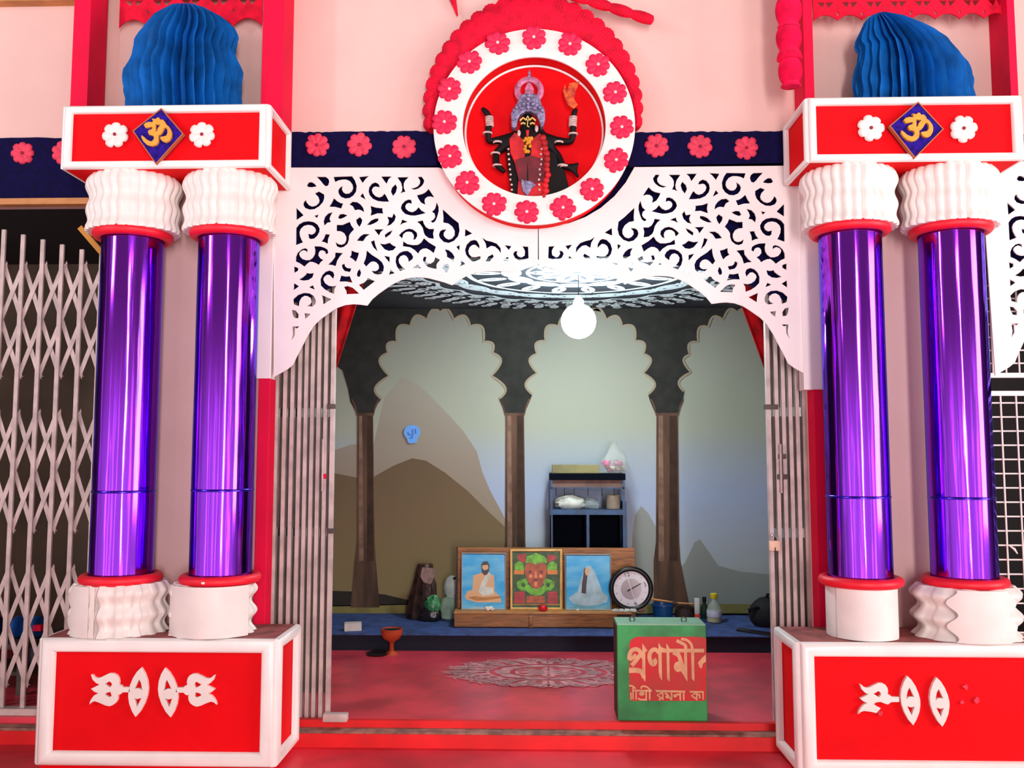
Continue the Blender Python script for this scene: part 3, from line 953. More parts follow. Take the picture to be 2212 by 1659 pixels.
# left niche
nl = thing('niche_surround', 'crimson board niche around the left blue paper fan', 'niche', (X(395, YN, 120), -.1, ZN0), 'crimson niches')
MB().box(X(156, YN, 120), X(192, YN, 120), YN, -.002, ZN0, ZN1).build('side_board', M['crimson'], nl, smooth=0)
MB().box(X(566, YN, 120), X(612, YN, 120), YN, -.002, ZN0, ZN1).build('side_board', M['crimson'], nl, smooth=0)
nr = thing('niche_surround', 'crimson board niche around the right blue paper fan', 'niche', (X(1960, YN, 120), -.1, ZN0), 'crimson niches')
MB().box(X(1737, YN, 120), X(1757, YN, 120), YN, -.002, ZN0, ZN1).build('side_board', M['crimson'], nr, smooth=0)
MB().box(X(2180, YN, 120), X(2196, YN, 120), YN, -.002, ZN0, ZN1).build('side_board', M['crimson'], nr, smooth=0)

def valance(root, px0, px1, y_low, y_up, n, Y, holes_=True):
    x0, x1 = X(px0, Y, 30), X(px1, Y, 30)
    zl, zu, ztop = Z(y_low, Y, (px0 + px1) / 2), Z(y_up, Y, (px0 + px1) / 2), Z(-60, Y, (px0 + px1) / 2)
    pts = [(x0, ztop)]
    for i in range(n):
        for k in range(10):
            u = (i + k / 10) / n
            pts.append((x0 + (x1 - x0) * u, zl + (zu - zl) * abs(sin(pi * k / 10 + .0)) ** .8))
    pts += [(x1, zl), (x1, ztop)]
    cut = []
    if holes_:
        w = (x1 - x0) / n
        for i in range(n):
            c = x0 + w * (i + .5)
            zc = Z(14 if px0 < 1000 else 18, Y, px0)
            cut.append([(c - w * .12, zc), (c - w * .34, zc + .03), (c - w * .02, zc + .03)])
            cut.append([(c + w * .12, zc), (c + w * .02, zc + .03), (c + w * .34, zc + .03)])
            if i < n - 1:
                cut.append([(c + w * .5 - w * .05, zc - .03), (c + w * .5, zc - .045), (c + w * .5 + w * .05, zc - .03), (c + w * .5, zc - .018)])
    plate('scalloped_valance', [pts] + cut, Y, .006, M['garland'], root)
valance(nl, 258, 566, 58, 40, 5, -.06)
valance(nr, 1757, 2180, 42, 30, 8, -.12)

# ------------------------------------------------------------------ blue paper fans
def paper_fan(label, px, ybase, keys, Y):
    """keys: (picture row, left edge, right edge) of the fan outline, bottom to top"""
    p = at(px, ybase, Y)
    t = thing('paper_fan', label, 'paper decoration', (p.x, Y, ub1), 'blue honeycomb paper fans')
    K = [(max(Z(r, Y, px), ub1), X(a, Y, r), X(b, Y, r)) for r, a, b in keys]
    K[0] = (ub1,) + K[0][1:]
    rows, nf = 44, 34
    n = nf * 4
    shape = (1.0, 0.82, 0.60, 0.82)
    rnd = random.Random(px)
    off = [rnd.uniform(-.03, .03) for _ in range(nf)]
    amp = [rnd.uniform(.96, 1.03) for _ in range(nf)]
    v, f = [], []
    for k in range(rows + 1):
        z = K[0][0] + (K[-1][0] - K[0][0]) * k / rows
        for (za, la, ra), (zb_, lb, rb) in zip(K, K[1:]):
            if z <= zb_ + 1e-6:
                u = (z - za) / (zb_ - za)
                l, r = la + (lb - la) * u, ra + (rb - ra) * u
                break
        c, hw = (l + r) / 2, (r - l) / 2
        for i in range(n):
            a = 2 * pi * i / n + off[(i // 4) % nf] * .5
            q_ = i // 4
            lobe = 1 + .022 * sin(2 * pi * 3.0 * k / rows + 1.3 * (q_ % 3))
            g = shape[i % 4] * amp[q_] * lobe
            v.append((c + hw * g * cos(a), Y + hw * g * .70 * sin(a), z))
    for k in range(rows):
        for i in range(n):
            j = (i + 1) % n
            f.append((k * n + i, k * n + j, (k + 1) * n + j, (k + 1) * n + i))
    f += [tuple(range(n)), tuple(rows * n + i for i in range(n))]
    MB().add(v, f).build('pleated_paper', M['blue'], t, smooth=22)
    return t
paper_fan('upright blue honeycomb paper fan on the left om box', 396, 222,
          [(222, 278, 519), (195, 268, 520), (160, 270, 520), (135, 284, 512), (112, 292, 505), (102, 292, 508), (85, 300, 512), (62, 316, 503), (42, 334, 484), (24, 358, 452), (14, 380, 424)], -.19)
paper_fan('leaning blue honeycomb paper fan on the right om box', 1965, 210,
          [(210, 1846, 2098), (185, 1846, 2096), (154, 1849, 2086), (128, 1852, 2070), (108, 1858, 2050), (98, 1850, 2042), (80, 1852, 2020), (60, 1860, 1990), (44, 1868, 1958), (32, 1886, 1926), (27, 1898, 1914)], -.19)

# ================================================================== CENTRAL MEDALLION
YM = -0.11
mc = at(1153.5, 272, YM)
med = thing('medallion', 'big round white medallion ring with sixteen rose flowers over the doorway', 'medallion', (mc.x, YM, mc.z))
RO, RI = .494, .350
def ring(y0, y1, ro, ri, n=96, c=mc):
    mb = MB()
    v = []
    for y, r in ((y0, ro), (y0, ri), (y1, ri), (y1, ro)):
        v += [(c.x + r * cos(2 * pi * i / n), y, c.z + r * sin(2 * pi * i / n)) for i in range(n)]
    f = []
    for k in range(4):
        for i in range(n):
            j = (i + 1) % n
            f.append((k * n + i, k * n + j, ((k + 1) % 4) * n + j, ((k + 1) % 4) * n + i))
    return mb.add(v, f)
ring(YM, YM + .014, RO, RI).build('ring_face', M['white'], med, smooth=40, bevel=.003)
ring(YM + .014, -.0005, RO - .006, RI + .002).build('ring_core', M['red'], med, smooth=40)
MB().disc(mc.x, mc.z, RI + .03, -.012, -.002, 72).build('back_disc', M['red'], med, smooth=0)
MB().torus((mc.x, -.02, mc.z), RI - .006, .006, 96, 8, axis='y').build('inner_rim', M['moulding'], med)
for k, (a, b) in enumerate([(1075, 93), (1153, 81), (1231, 96), (1292, 140), (1329, 200), (1343, 275), (1331, 346), (1279, 409), (1216, 449), (1138, 458), (1067, 441), (1009, 395), (972, 338), (960, 264), (971, 193), (1014, 134)]):
    flower(med, at(a, b, YM - .003), .063, M['roseflower'], M['pearl'], seed=40 + k)

# paper garland behind the ring
gar = thing('paper_garland', 'red honeycomb paper garland arching behind the round medallion', 'garland', (mc.x, -.05, mc.z + .3))
gc = at(1150, 236, -.05)
v, f = [], []
n, k = 240, 14
a0, a1 = R(-12), R(192)
for i in range(n + 1):
    u = i / n
    a = a0 + (a1 - a0) * u
    lump = .96 + .16 * abs(sin(u * pi * 27)) ** .6
    pleat = 1 - .035 * (i % 2)
    for j in range(k):
        b = 2 * pi * j / k
        ex, ez = gc.x - mc.x, gc.z - mc.z
        pr = ex * cos(a) + ez * sin(a)
        qi = -pr + sqrt(max(0, pr * pr - ex * ex - ez * ez + .4915 ** 2))
        qo = .528 + .05 * max(0, sin(a)) ** 3 + .022 * (lump - .96) / .16
        q = (qi + qo) / 2 + (qo - qi) / 2 * pleat * cos(b)
        v.append((gc.x + q * cos(a), -.054 + .046 * pleat * sin(b), gc.z + q * sin(a)))
for i in range(n):
    for j in range(k):
        j2 = (j + 1) % k
        f.append((i * k + j, (i + 1) * k + j, (i + 1) * k + j2, i * k + j2))
f += [tuple(range(k)), tuple(n * k + j for j in range(k))]
MB().add(v, f).build('pleated_arc', M['garland'], gar, smooth=20)
# loose end pointing to the right
def lumpy(p0, p1, r, lumps, npl=80, k=12, squash=.8):
    v, f = [], []
    p0, p1 = Vector(p0), Vector(p1)
    ax = (p1 - p0).normalized()
    s1 = ax.cross(Vector((0, 1, 0))).normalized()
    for i in range(npl + 1):
        u = i / npl
        rr = r * (.70 + .34 * abs(sin(pi * lumps * u)) ** .7) * (1 - .13 * (i % 2)) * (1 if 0 < i < npl else .35)
        for j in range(k):
            b = 2 * pi * j / k
            v.append(p0 + (p1 - p0) * u + s1 * rr * cos(b) + Vector((0, 1, 0)) * rr * squash * sin(b))
    for i in range(npl):
        for j in range(k):
            j2 = (j + 1) % k
            f.append((i * k + j, i * k + j2, (i + 1) * k + j2, (i + 1) * k + j))
    f += [tuple(range(k)), tuple(npl * k + j for j in range(k))]
    return MB().add(v, f)
lumpy(at(1225, -14, -.09), at(1412, 45, -.09), .030, 4).build('loose_end', M['garland'], gar, smooth=20)
p = at(980, 5, -.02)
MB().tube([at(972, -20, -.02), at(979, 0, -.02), at(988, 34, -.02)], [.02, .016, .004], 8).build('hanging_tip', M['garland'], gar)

rg = thing('paper_garland', 'rose pink honeycomb paper garland hanging down left of the right niche', 'garland', tuple(at(1702, 95, -.235)))
lumpy(at(1702, -60, -.235), at(1704, 62, -.235), .062, 2.2, 60).build('pleated_tassel', M['garland2'], rg, smooth=20)
lumpy(at(1703, 58, -.235), at(1706, 132, -.235), .060, 1.5, 40).build('pleated_tassel', M['garland2'], rg, smooth=20)
lumpy(at(1706, 128, -.235), at(1709, 190, -.235), .056, 1.2, 36).build('pleated_tassel', M['garland2'], rg, smooth=20)

# ------------------------------------------------------------------ deity statue standing in the medallion
YS = -.045
M['idol'] = mat('black_idol', (16, 9, 11), 0.6, var=.2, vscale=30, spec=.2)
M['silver'] = mat('silver_foil_crown', (150, 140, 178), 0.4, metal=.35, var=.35, vscale=50, bump=.4, bscale=120)
M['pinksilver'] = mat('rose_silver', (214, 120, 158), 0.4, metal=.2, var=.3, vscale=50, bump=.3, bscale=120)
M['bangle'] = mat('shell_bangle', (226, 196, 190), 0.45, var=.2, vscale=60)
M['yellow'] = mat('marigold', (240, 160, 30), 0.8, var=.25, vscale=60)
M['redcloth'] = mat('red_drape', (214, 14, 26), 0.7, var=.35, vscale=16)
M['maroon'] = mat('maroon_drape', (120, 16, 34), 0.7, var=.3, vscale=16)
M['goldpaint'] = mat('gold_paint', (226, 190, 110), 0.4)
st = thing('deity_statue', 'black four armed deity statue with silver crown inside the round medallion', 'statue', tuple(at(1140, 425, YS)))
q = lambda a, b, dy=0: at(a, b, YS + dy)
kk = 4.25 / F_PX
pts = [q(1140, 420), q(1140, 370), q(1140, 325), q(1140, 296), q(1140, 280), q(1140, 262), q(1140, 246),
       q(1103, 300), q(1080, 303), q(1054, 306, -.012), q(1055, 276, -.02), q(1057, 252, -.022), q(1051, 243, -.022), q(1040, 233, -.022),
       q(1178, 300), q(1205, 305), q(1236, 307, -.012), q(1238, 278, -.02), q(1238, 252, -.022), q(1241, 242, -.022), q(1246, 233, -.022),
       q(1088, 318), q(1071, 330), q(1072, 356, -.015), q(1092, 373, -.02),
       q(1192, 320), q(1206, 338), q(1216, 360, -.015), q(1238, 362, -.025), q(1250, 352, -.025), q(1249, 384, -.025)]
edges = [(0, 1), (1, 2), (2, 3), (3, 4), (4, 5), (5, 6), (3, 7), (7, 8), (8, 9), (9, 10), (10, 11), (11, 12), (12, 13),
         (3, 14), (14, 15), (15, 16), (16, 17), (17, 18), (18, 19), (19, 20),
         (7, 21), (21, 22), (22, 23), (23, 24), (14, 25), (25, 26), (26, 27), (27, 28), (28, 29), (28, 30)]
rad = [r * kk for r in (26, 26, 27, 26, 13, 17, 15, 15, 10, 9, 8, 6.5, 8, 4, 15, 10, 9, 8, 6.5, 8, 4, 11, 9, 8, 6, 11, 9, 8, 6, 3.5, 3)]
skin('body', pts, edges, rad, M['idol'], st, 1)
# hair falling on both sides
for pp in ([(1165, 268), (1190, 300), (1214, 345), (1228, 400), (1226, 428), (1176, 430), (1176, 340), (1160, 300)],
           [(1112, 275), (1100, 296), (1094, 330), (1098, 372), (1108, 428), (1124, 428), (1116, 350), (1112, 310)]):
    plate('hair', [pl(pp, YS - .014)], YS - .016, .03, M['idol'], st, bevel=.004)
# drape, garlands
plate('red_drape', [pl([(1112, 286), (1100, 300), (1102, 330), (1112, 352), (1120, 388), (1116, 428), (1182, 428), (1184, 340), (1176, 300), (1166, 288), (1150, 300), (1128, 300)], YS - .04)], YS - .046, .022, M['redcloth'], st, bevel=.005)
plate('maroon_drape', [pl([(1114, 345), (1146, 336), (1176, 344), (1176, 392), (1150, 396), (1120, 390)], YS - .05)], YS - .052, .012, M['maroon'], st, bevel=.003)
plate('silver_waistband', [pl([(1126, 388), (1150, 392), (1158, 400), (1148, 408), (1140, 424), (1130, 414), (1126, 400)], YS - .055)], YS - .058, .012, M['silver'], st, bevel=.003)
g = MB()
rnd = random.Random(3)
for i in range(12):
    u = i / 11
    g.ball(q(1174 + 8 * sin(u * 3) + rnd.uniform(-2, 2), 298 + 126 * u, -.052), .017, 10, 7, .08, i)
g.build('flower_garland', M['redcloth'], st)
g = MB()
for i in range(9):
    u = i / 8
    for px0 in (1097 + 8 * u, 1170 - 6 * u):
        g.ball(q(px0 + rnd.uniform(-1.5, 1.5), 322 + 88 * u, -.058), .006, 8, 5)
g.build('pearl_string', M['bangle'], st)
g = MB()
for i in range(26):
    a, b = rnd.uniform(1130, 1151), rnd.uniform(297, 330)
    if abs(a - 1140) < 11 - (b - 297) * .12:
        g.ball(q(a - (b - 297) * .12, b, -.054), .0085, 8, 5, .1, i)
g.build('marigold_garland', M['yellow'], st)
# face
plate('tongue', [pl([(1136, 281), (1143, 281), (1142, 293), (1139.5, 297), (1137, 293)], YS - .05)], YS - .052, .008, M['redcloth'], st, bevel=.002)
g = MB()
for sgn in (-1, 1):
    g.stroke(pl([(1140 + sgn * 3, 259), (1140 + sgn * 10, 254), (1140 + sgn * 17, 260)], YS - .045), .006, YS - .046, YS - .03)
    g.stroke(pl([(1140 + sgn * 5, 267), (1140 + sgn * 10, 264.5), (1140 + sgn * 15, 267)], YS - .045), .006, YS - .044, YS - .03)
g.stroke(pl([(1140, 250), (1137.5, 256), (1140, 262), (1142.5, 256), (1140, 250)], YS - .045), .004, YS - .046, YS - .03)
g.stroke(pl([(1140, 262), (1139, 272), (1143, 274)], YS - .045), .004, YS - .046, YS - .03)
g.build('face_paint', M['goldpaint'], st, smooth=0)
g = MB()
for sgn, b in ((-1, 288), (1, 278)):
    g.ball(q(1140 + sgn * 19, b, -.04), (.009, .009, .018), 8, 6)
g.build('earring', M['bangle'], st)
# crown
plate('crown_arch', [pl([(1105, 276), (1104, 248), (1110, 236), (1116, 226), (1122, 214), (1128, 206), (1142, 204), (1158, 206), (1166, 214), (1170, 228), (1177, 240), (1178, 258), (1174, 274), (1168, 278), (1164, 262), (1158, 250), (1148, 244), (1136, 244), (1124, 250), (1119, 260), (1116, 276), (1110, 280)], YS - .03)], YS - .05, .04, M['silver'], st, bevel=.006)
g = MB()
for i in range(9):
    a = R(200 + 140 * i / 8 + 180)
    g.ball(q(1141 + 32 * cos(a), 252 - 22 * abs(sin(a)) - 6, -.055), .011, 10, 6, .1, i)
for (a, b) in ((1130, 224), (1152, 224), (1141, 214), (1127, 234), (1155, 234), (1141, 232)):
    g.ball(q(a, b, -.052), .013, 10, 6, .1, int(a))
g.build('crown_boss', M['silver'], st)
cp = q(1143, 196, -.02)
hal = MB().torus(cp, .058, .016, 40, 10, axis='y', sr=.6)
hal.build('crown_halo', M['pinksilver'], st)
plate('crown_pinnacle', [pl([(1133, 210), (1134, 190), (1139, 181), (1143, 178), (1148, 182), (1153, 192), (1153, 210)], YS - .03)], YS - .034, .02, M['pinksilver'], st, bevel=.003)
plate('crown_finial', [pl([(1138, 168), (1142, 162), (1140, 158), (1143.5, 150), (1146.5, 158), (1145, 162), (1149, 168)], YS - .03)], YS - .034, .02, M['silver'], st, bevel=.003)
# bangles and armlets, flame in the raised hand
for (a, b, c_, d_) in ((1057, 254, 1058, 272), (1238, 254, 1237, 272)):
    for i in range(5):
        u = i / 4
        pq = q(a + (c_ - a) * u, b + (d_ - b) * u, -.022)
        MB().torus(pq, .016, .005, 20, 8).build('bangle', M['bangle'], st)
for (a, b) in ((1053, 288), (1238, 290), (1075, 308), (1207, 308), (1070, 332), (1074, 358), (1220, 360), (1214, 358)):
    MB().torus(q(a, b, -.014), .020, .005, 20, 8).build('armlet', M['bangle'], st)
M['flame'] = mat('painted_flame', (226, 104, 30), 0.6, col2=(170, 30, 20), vscale=40)
plate('flame', [pl([(1240, 236), (1226, 226), (1219, 208), (1216, 194), (1220, 182), (1224, 196), (1230, 180), (1252, 176), (1244, 196), (1240, 214), (1248, 226)], YS - .03)], YS - .034, .012, M['flame'], st, bevel=.003)

# ================================================================== COLLAPSIBLE GATES
YG = 0.115
ZG0 = Z_IN
def picket(root, x, z0, z1, w=.017, d=.028, y=YG, m=None):
    mb = MB()
    mb.box(x - w / 2, x + w / 2, y - d / 2, y - d / 2 + .003, z0, z1)
    mb.box(x - w / 2, x - w / 2 + .003, y - d / 2 + .003, y + d / 2, z0, z1)
    mb.box(x + w / 2 - .003, x + w / 2, y - d / 2 + .003, y + d / 2, z0, z1)
    return mb.build('picket', m or M['gate'], root, smooth=0)

def slat(root, p0, p1, y, w=.024, t=.004, m=None, fork=True):
    a, b = Vector((p0[0], 0, p0[1])), Vector((p1[0], 0, p1[1]))
    L = (b - a).length / 2
    c = (a + b) / 2
    u = (b - a).normalized()
    n = Vector((-u.z, 0, u.x))
    h = w / 2
    prof = [(-L - .012, h * 1.7), (-L + .022, h), (L - .022, h), (L + .012, h * 1.7), (L - .006, 0), (L + .012, -h * 1.7), (L - .022, -h), (-L + .022, -h), (-L - .012, -h * 1.7), (-L + .006, 0)]
    if not fork:
        prof = [(-L, h), (L, h), (L, -h), (-L, -h)]
    pts = [(c + u * s_ + n * q_) for s_, q_ in prof]
    return MB().prism([(p.x, p.z) for p in pts], y - t / 2, y + t / 2).build('lattice_strip', m or M['gate'], root, smooth=0)

# closed lattice gate of the left bay
pxs = [-62, -18, 25, 69, 112, 156, 200]
gx = [X(p, YG, 1068) for p in pxs]
lg = thing('lattice_gate', 'closed grey collapsible lattice gate behind the far left column', 'gate', (gx[2], YG, ZG0))
ztopg = Z(470, YG, 60)
for i, x in enumerate(gx):
    picket(lg, x, ZG0 - .03, Z(485 + i * 11, YG, 60), .021, .012)
for (yt, yb_) in ((570, 812), (890, 1146), (1226, 1480)):
    za, zb = Z(yt, YG, 60), Z(yb_, YG, 60)
    for i in range(-1, len(gx) - 1):
        stp = gx[1] - gx[0]
        x0 = gx[0] + stp * i
        x2 = x0 + 2 * stp
        if x2 > gx[-1] + stp * 1.2:
            continue
        slat(lg, (x0, zb), (x2, za), YG + .009, .022)
        slat(lg, (x0, za), (x2, zb), YG + .0135, .022)
MB().box(-4.0, XPL0, YG - .03, YG + .03, Z(1546, YG - .03, 60), Z(1532, YG - .03, 60)).build('bottom_rail', M['gate'], lg, smooth=0)

# folded gates left and right of the doorway
def folded(label, pxl, py0, lock):
    xs = [X(p, YG, 1250) for p in pxl]
    t = thing('folded_gate', label, 'gate', (sum(xs) / len(xs), YG, ZG0), 'folded collapsible gates')
    zt_ = Z(560, YG, 1163)
    for i, x in enumerate(xs):
        picket(t, x, Z_STEP + .01, zt_, .0185, .034)
    for (ya, yb_) in ((600, 880), (900, 1140), (1160, 1500)):
        for i in range(len(xs) - 1):
            xm = (xs[i] + xs[i + 1]) / 2
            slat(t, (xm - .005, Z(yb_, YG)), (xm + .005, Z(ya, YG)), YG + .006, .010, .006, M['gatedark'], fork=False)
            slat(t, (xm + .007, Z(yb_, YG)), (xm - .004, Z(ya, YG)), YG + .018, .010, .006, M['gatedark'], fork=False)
    return t, xs
fg, xsl = folded('grey gate folded against the left doorpost', [573, 591, 609, 625, 641, 655, 669, 683, 698, 713], 660, False)
p = at(697, 1005, YG - .03)
MB().tube([(p.x, p.y, p.z - .13), (p.x, p.y, p.z + .13)], .006, 8).build('latch_rod', M['gate'], fg)
MB().obox((p.x + .012, p.y, p.z - .055), (.007, 0, 0), (0, .004, 0), (0, 0, .012)).build('red_tag', M['crimson'], fg, smooth=0)
for py in (878, 1147):
    p = at(716, py, YG - .02)
    MB().box(p.x - .022, p.x + .022, YG - .026, YG - .014, p.z - .012, p.z + .012).build('hinge_clip', M['gatedark'], fg, bevel=.002)
MB().box(X(700, .06, 1550), X(752, .06, 1550), .028, .07, Z(1560, .03, 720), Z(1543, .03, 720)).build('floor_stop', M['gate'], fg, bevel=.003)
fr, xsr = folded('grey gate with a padlock folded against the right doorpost', [1668, 1685, 1700, 1715, 1730, 1745, 1757], 700, True)
for py, w in ((879, .030), (986, .016), (1030, .02)):
    p = at(1662 if py == 879 else 1688, py, YG - .02)
    MB().box(p.x - w, p.x + w * 1.4, YG - .027, YG - .016, p.z - .012, p.z + .012).build('hinge_clip', M['gatedark'], fr, bevel=.002)
p = at(1687, 1012, YG - .03)
MB().tube([(p.x, p.y, p.z - .12), (p.x, p.y, p.z + .12)], .006, 8).build('latch_rod', M['gate'], fr)
p = at(1672, 1178, YG - .03)
pk = thing('padlock', 'small cream padlock hanging on the right folded gate', 'padlock', tuple(p))
MB().box(p.x - .026, p.x + .026, YG - .05, YG - .028, p.z - .026, p.z + .024).build('lock_body', M['brass'], pk, bevel=.005)
MB().tube([Vector((p.x + .016 * cos(R(180 - 180 * i / 10)), YG - .038, p.z + .026 + .026 * sin(R(180 * i / 10)))) for i in range(11)], .004, 8).build('shackle', M['steel'], pk)
MB().stroke([(p.x, p.z - .026), (p.x, p.z - .008)], .006, YG - .052, YG - .046).build('keyhole', M['black'], pk, smooth=0)

# wire grille window of the right bay
YW = .14
gw = thing('wire_grille', 'white wire mesh grille at the right edge behind the last column', 'grille', (X(2180, YW), YW, Z(1380, YW, 2180)))
xg0 = X(2090, YW, 900)
for (y0_, y1_, step, ph) in ((600, 806, 28.6, 2149.7), (852, 1378, 33.5, 2163)):
    zt_, zb_ = Z(y0_, YW, 2170), Z(y1_, YW, 2170)
    mb = MB()
    sx = X(2200, YW, 900) - X(2200 - step, YW, 900)
    x0 = X(ph, YW, 900) - 3 * sx
    for i in range(24):
        mb.tube([(x0 + sx * i, YW, zb_), (x0 + sx * i, YW, zt_)], .0042, 6)
    sz = abs(Z(900, YW, 2170) - Z(928.5 if step < 30 else 930.5, YW, 2170))
    k = 0
    while zt_ - sz * (k + .6) > zb_:
        zz = zt_ - sz * (k + .6)
        mb.tube([(xg0 - .1, YW + .006, zz), (3.6, YW + .006, zz)], .0042, 6)
        k += 1
    mb.build('wire_mesh', M['fret'], gw)
for y_ in (811, 850, 1382):
    zz = Z(y_, YW, 2170)
    MB().box(xg0 - .1, 3.6, YW - .012, YW + .012, zz - .012, zz + .012).build('frame_bar', M['fret'], gw, smooth=0)
S('wall_front', MB().box(XPR1, 4.1, .10, .2, 0, Z(1385, YW, 2170)), M['cloth'], smooth=0)
p = at(2190, 1186, YW - .01)
MB().tube([p + Vector((-.02, 0, .016)), p + Vector((0, -.006, 0)), p + Vector((.016, 0, -.022))], [.003, .006, .003], 8).build('wire_knot', M['white'], gw)
# yellow slanting stick tied behind the far left column
sk = MB().obox((at(203, 526, .05)), (.075, 0, -.084), (.010, 0, .009), (0, .008, 0)).build('slanting_stick', mat('yellow_paint', (196, 132, 40), .6), None, origin=at(203, 526, .05))
tag(sk, 'yellow slanting stick beside the top of the far left column', 'stick')

# ================================================================== SHRINE ROOM
# low blue dais
pf = thing('platform', 'low dais covered with blue mat across the back of the shrine', 'platform', (0.1, 1.95, Z_IN))
ypf = 1.58
zpf = Z(1371, ypf, 1106)
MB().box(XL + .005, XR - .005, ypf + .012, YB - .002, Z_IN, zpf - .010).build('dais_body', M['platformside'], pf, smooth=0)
MB().box(XL + .005, XR - .005, ypf, YB - .002, zpf - .010, zpf).build('mat', M['platform'], pf, smooth=0, bevel=.003)

# ------------------------------------------------------------------ painted backdrop
def gradmat(name, stops, rough=.8):
    m = bpy.data.materials.new(name)
    m.use_nodes = True
    nt = m.node_tree
    b = nt.nodes['Principled BSDF']
    b.inputs['Roughness'].default_value = rough
    b.inputs['Specular IOR Level'].default_value = .25
    tcn = nt.nodes.new('ShaderNodeTexCoord')
    s = nt.nodes.new('ShaderNodeSeparateXYZ')
    nt.links.new(tcn.outputs['Object'], s.inputs[0])
    mr = nt.nodes.new('ShaderNodeMapRange')
    mr.inputs['From Min'].default_value = 0
    mr.inputs['From Max'].default_value = 2.3
    nt.links.new(s.outputs['Z'], mr.inputs['Value'])
    rp = nt.nodes.new('ShaderNodeValToRGB')
    els = rp.color_ramp.elements
    while len(els) < len(stops):
        els.new(.5)
    for e, (p_, c_) in zip(els, stops):
        e.position = p_
        e.color = rgb(*c_)
    nt.links.new(mr.outputs[0], rp.inputs['Fac'])
    nt.links.new(rp.outputs['Color'], b.inputs['Base Color'])
    return m
zb0 = zpf
M['sky'] = gradmat('backdrop_mist', [(0, (160, 160, 136)), (.16, (190, 196, 198)), (.38, (170, 182, 208)), (.6, (166, 168, 150)), (1, (136, 132, 122))])
M['hillfar'] = gradmat('backdrop_far_hill', [(0, (156, 142, 112)), (.45, (154, 138, 122)), (.75, (156, 148, 134)), (1, (158, 150, 136))])
M['hillnear'] = gradmat('backdrop_near_hill', [(0, (142, 122, 82)), (.3, (124, 102, 74)), (.6, (98, 78, 60))])
M['rocks'] = gradmat('backdrop_rocks', [(0, (156, 158, 150)), (1, (150, 150, 146))])
M['arcade'] = mat('backdrop_arcade', (48, 46, 42), .75, var=.2, vscale=10, spec=.2)
M['pillar'] = mat('backdrop_pillar', (104, 76, 60), .75, var=.3, vscale=12, stretch=(1, 1, .15), spec=.2)
M['pillarlight'] = mat('backdrop_pillar_light', (140, 108, 90), .75, var=.2, vscale=12, spec=.2)
M['pillardark'] = mat('backdrop_pillar_dark', (70, 50, 38), .75, var=.2, vscale=12, spec=.2)
M['archedge'] = mat('backdrop_arch_edge', (150, 134, 112), .75, spec=.2)
M['darkband'] = mat('backdrop_dark_band', (40, 30, 22), .8)
M['olive'] = mat('backdrop_olive', (142, 128, 70), .8, var=.15, vscale=9)
bd = thing('painted_backdrop', 'painted backdrop of cusped arches, pillars and misty hills on the back wall', 'backdrop', (0.1, YB, zpf))
yk = YB - .002
def flat(name, pts, m, k, depth=None):
    y = yk - .0016 * k
    return MB().prism(pl(pts, y), y, y + .0014).build(name, m, bd, smooth=0)
flat('sky', [(640, 667), (1760, 667), (1760, 1325), (640, 1325)], M['sky'], 1)
flat('hill', [(807, 960), (830, 860), (870, 812), (910, 836), (957, 883), (1000, 930), (1030, 975), (1042, 1020), (1058, 1058), (1075, 1090), (1096, 1130), (1096, 1320), (700, 1320), (700, 980), (760, 960)], M['hillfar'], 2)
flat('hill', [(640, 1015), (722, 1022), (772, 1032), (807, 1030), (850, 1006), (890, 990), (920, 995), (960, 1020), (1010, 1060), (1050, 1100), (1098, 1145), (1098, 1310), (640, 1310)], M['hillnear'], 3)
flat('hill', [(1362, 1320), (1366, 1160), (1372, 1112), (1385, 1093), (1400, 1108), (1424, 1150), (1440, 1200), (1440, 1320)], M['rocks'], 2)
flat('hill', [(1440, 1260), (1480, 1215), (1500, 1172), (1512, 1165), (1530, 1190), (1552, 1222), (1600, 1235), (1760, 1250), (1760, 1320), (1440, 1320)], M['rocks'], 2)
flat('ground_band', [(640, 1274), (770, 1278), (830, 1284), (890, 1298), (900, 1306), (640, 1312)], M['darkband'], 4)
flat('ground_strip', [(640, 1310), (1000, 1302), (1760, 1306), (1760, 1325), (640, 1325)], M['olive'], 4)

def foil(cusps, cx, bulge=.42, seg=8):
    """lobed arch through the left-half cusp points and their mirror image"""
    full = cusps + [(2 * cx - a, b) for a, b in cusps[::-1]][1:]
    out = []
    n = len(full) - 1
    for i in range(n):
        (a, b), (c, d) = full[i], full[i + 1]
        mx, my = (a + c) / 2 - cx, (b + d) / 2 - 830
        l = hypot(mx, my)
        nx, ny = mx / l, my / l
        L = hypot(c - a, d - b)
        for k in range(seg):
            u = k / seg
            w = sin(pi * u) * bulge * L
            out.append((a + (c - a) * u + nx * w, b + (d - b) * u + ny * w))
    out.append(full[-1])
    return out
CL = [(824, 862), (840, 812), (838, 762), (857, 738), (886, 704), (922, 690), (951, 674)]
aL = foil(CL, 951)
CMd = [(1150, 852), (1160, 806), (1160, 764), (1178, 736), (1206, 704), (1240, 690), (1272, 674)]
aM = foil(CMd, 1275)
CRt = [(1478, 846), (1492, 804), (1490, 766), (1508, 738), (1530, 706), (1562, 690), (1592, 674)]
aR = foil(CRt, 1592)
arc_out = [(640, 667), (1760, 667), (1760, 820)] + [p for p in aR[::-1] if p[0] < 1750] + [(1474, 868), (1464, 892), (1415, 892), (1404, 866)] + aM[::-1] + [(1144, 868), (1133, 893), (1091, 893), (1082, 866)] + aL[::-1] + [(816, 872), (807, 893), (771, 893), (757, 868), (752, 840), (740, 800), (700, 770), (640, 760)]
plate('arcade', [pl(arc_out, yk - .008)], yk - .008, .0016, M['arcade'], bd)
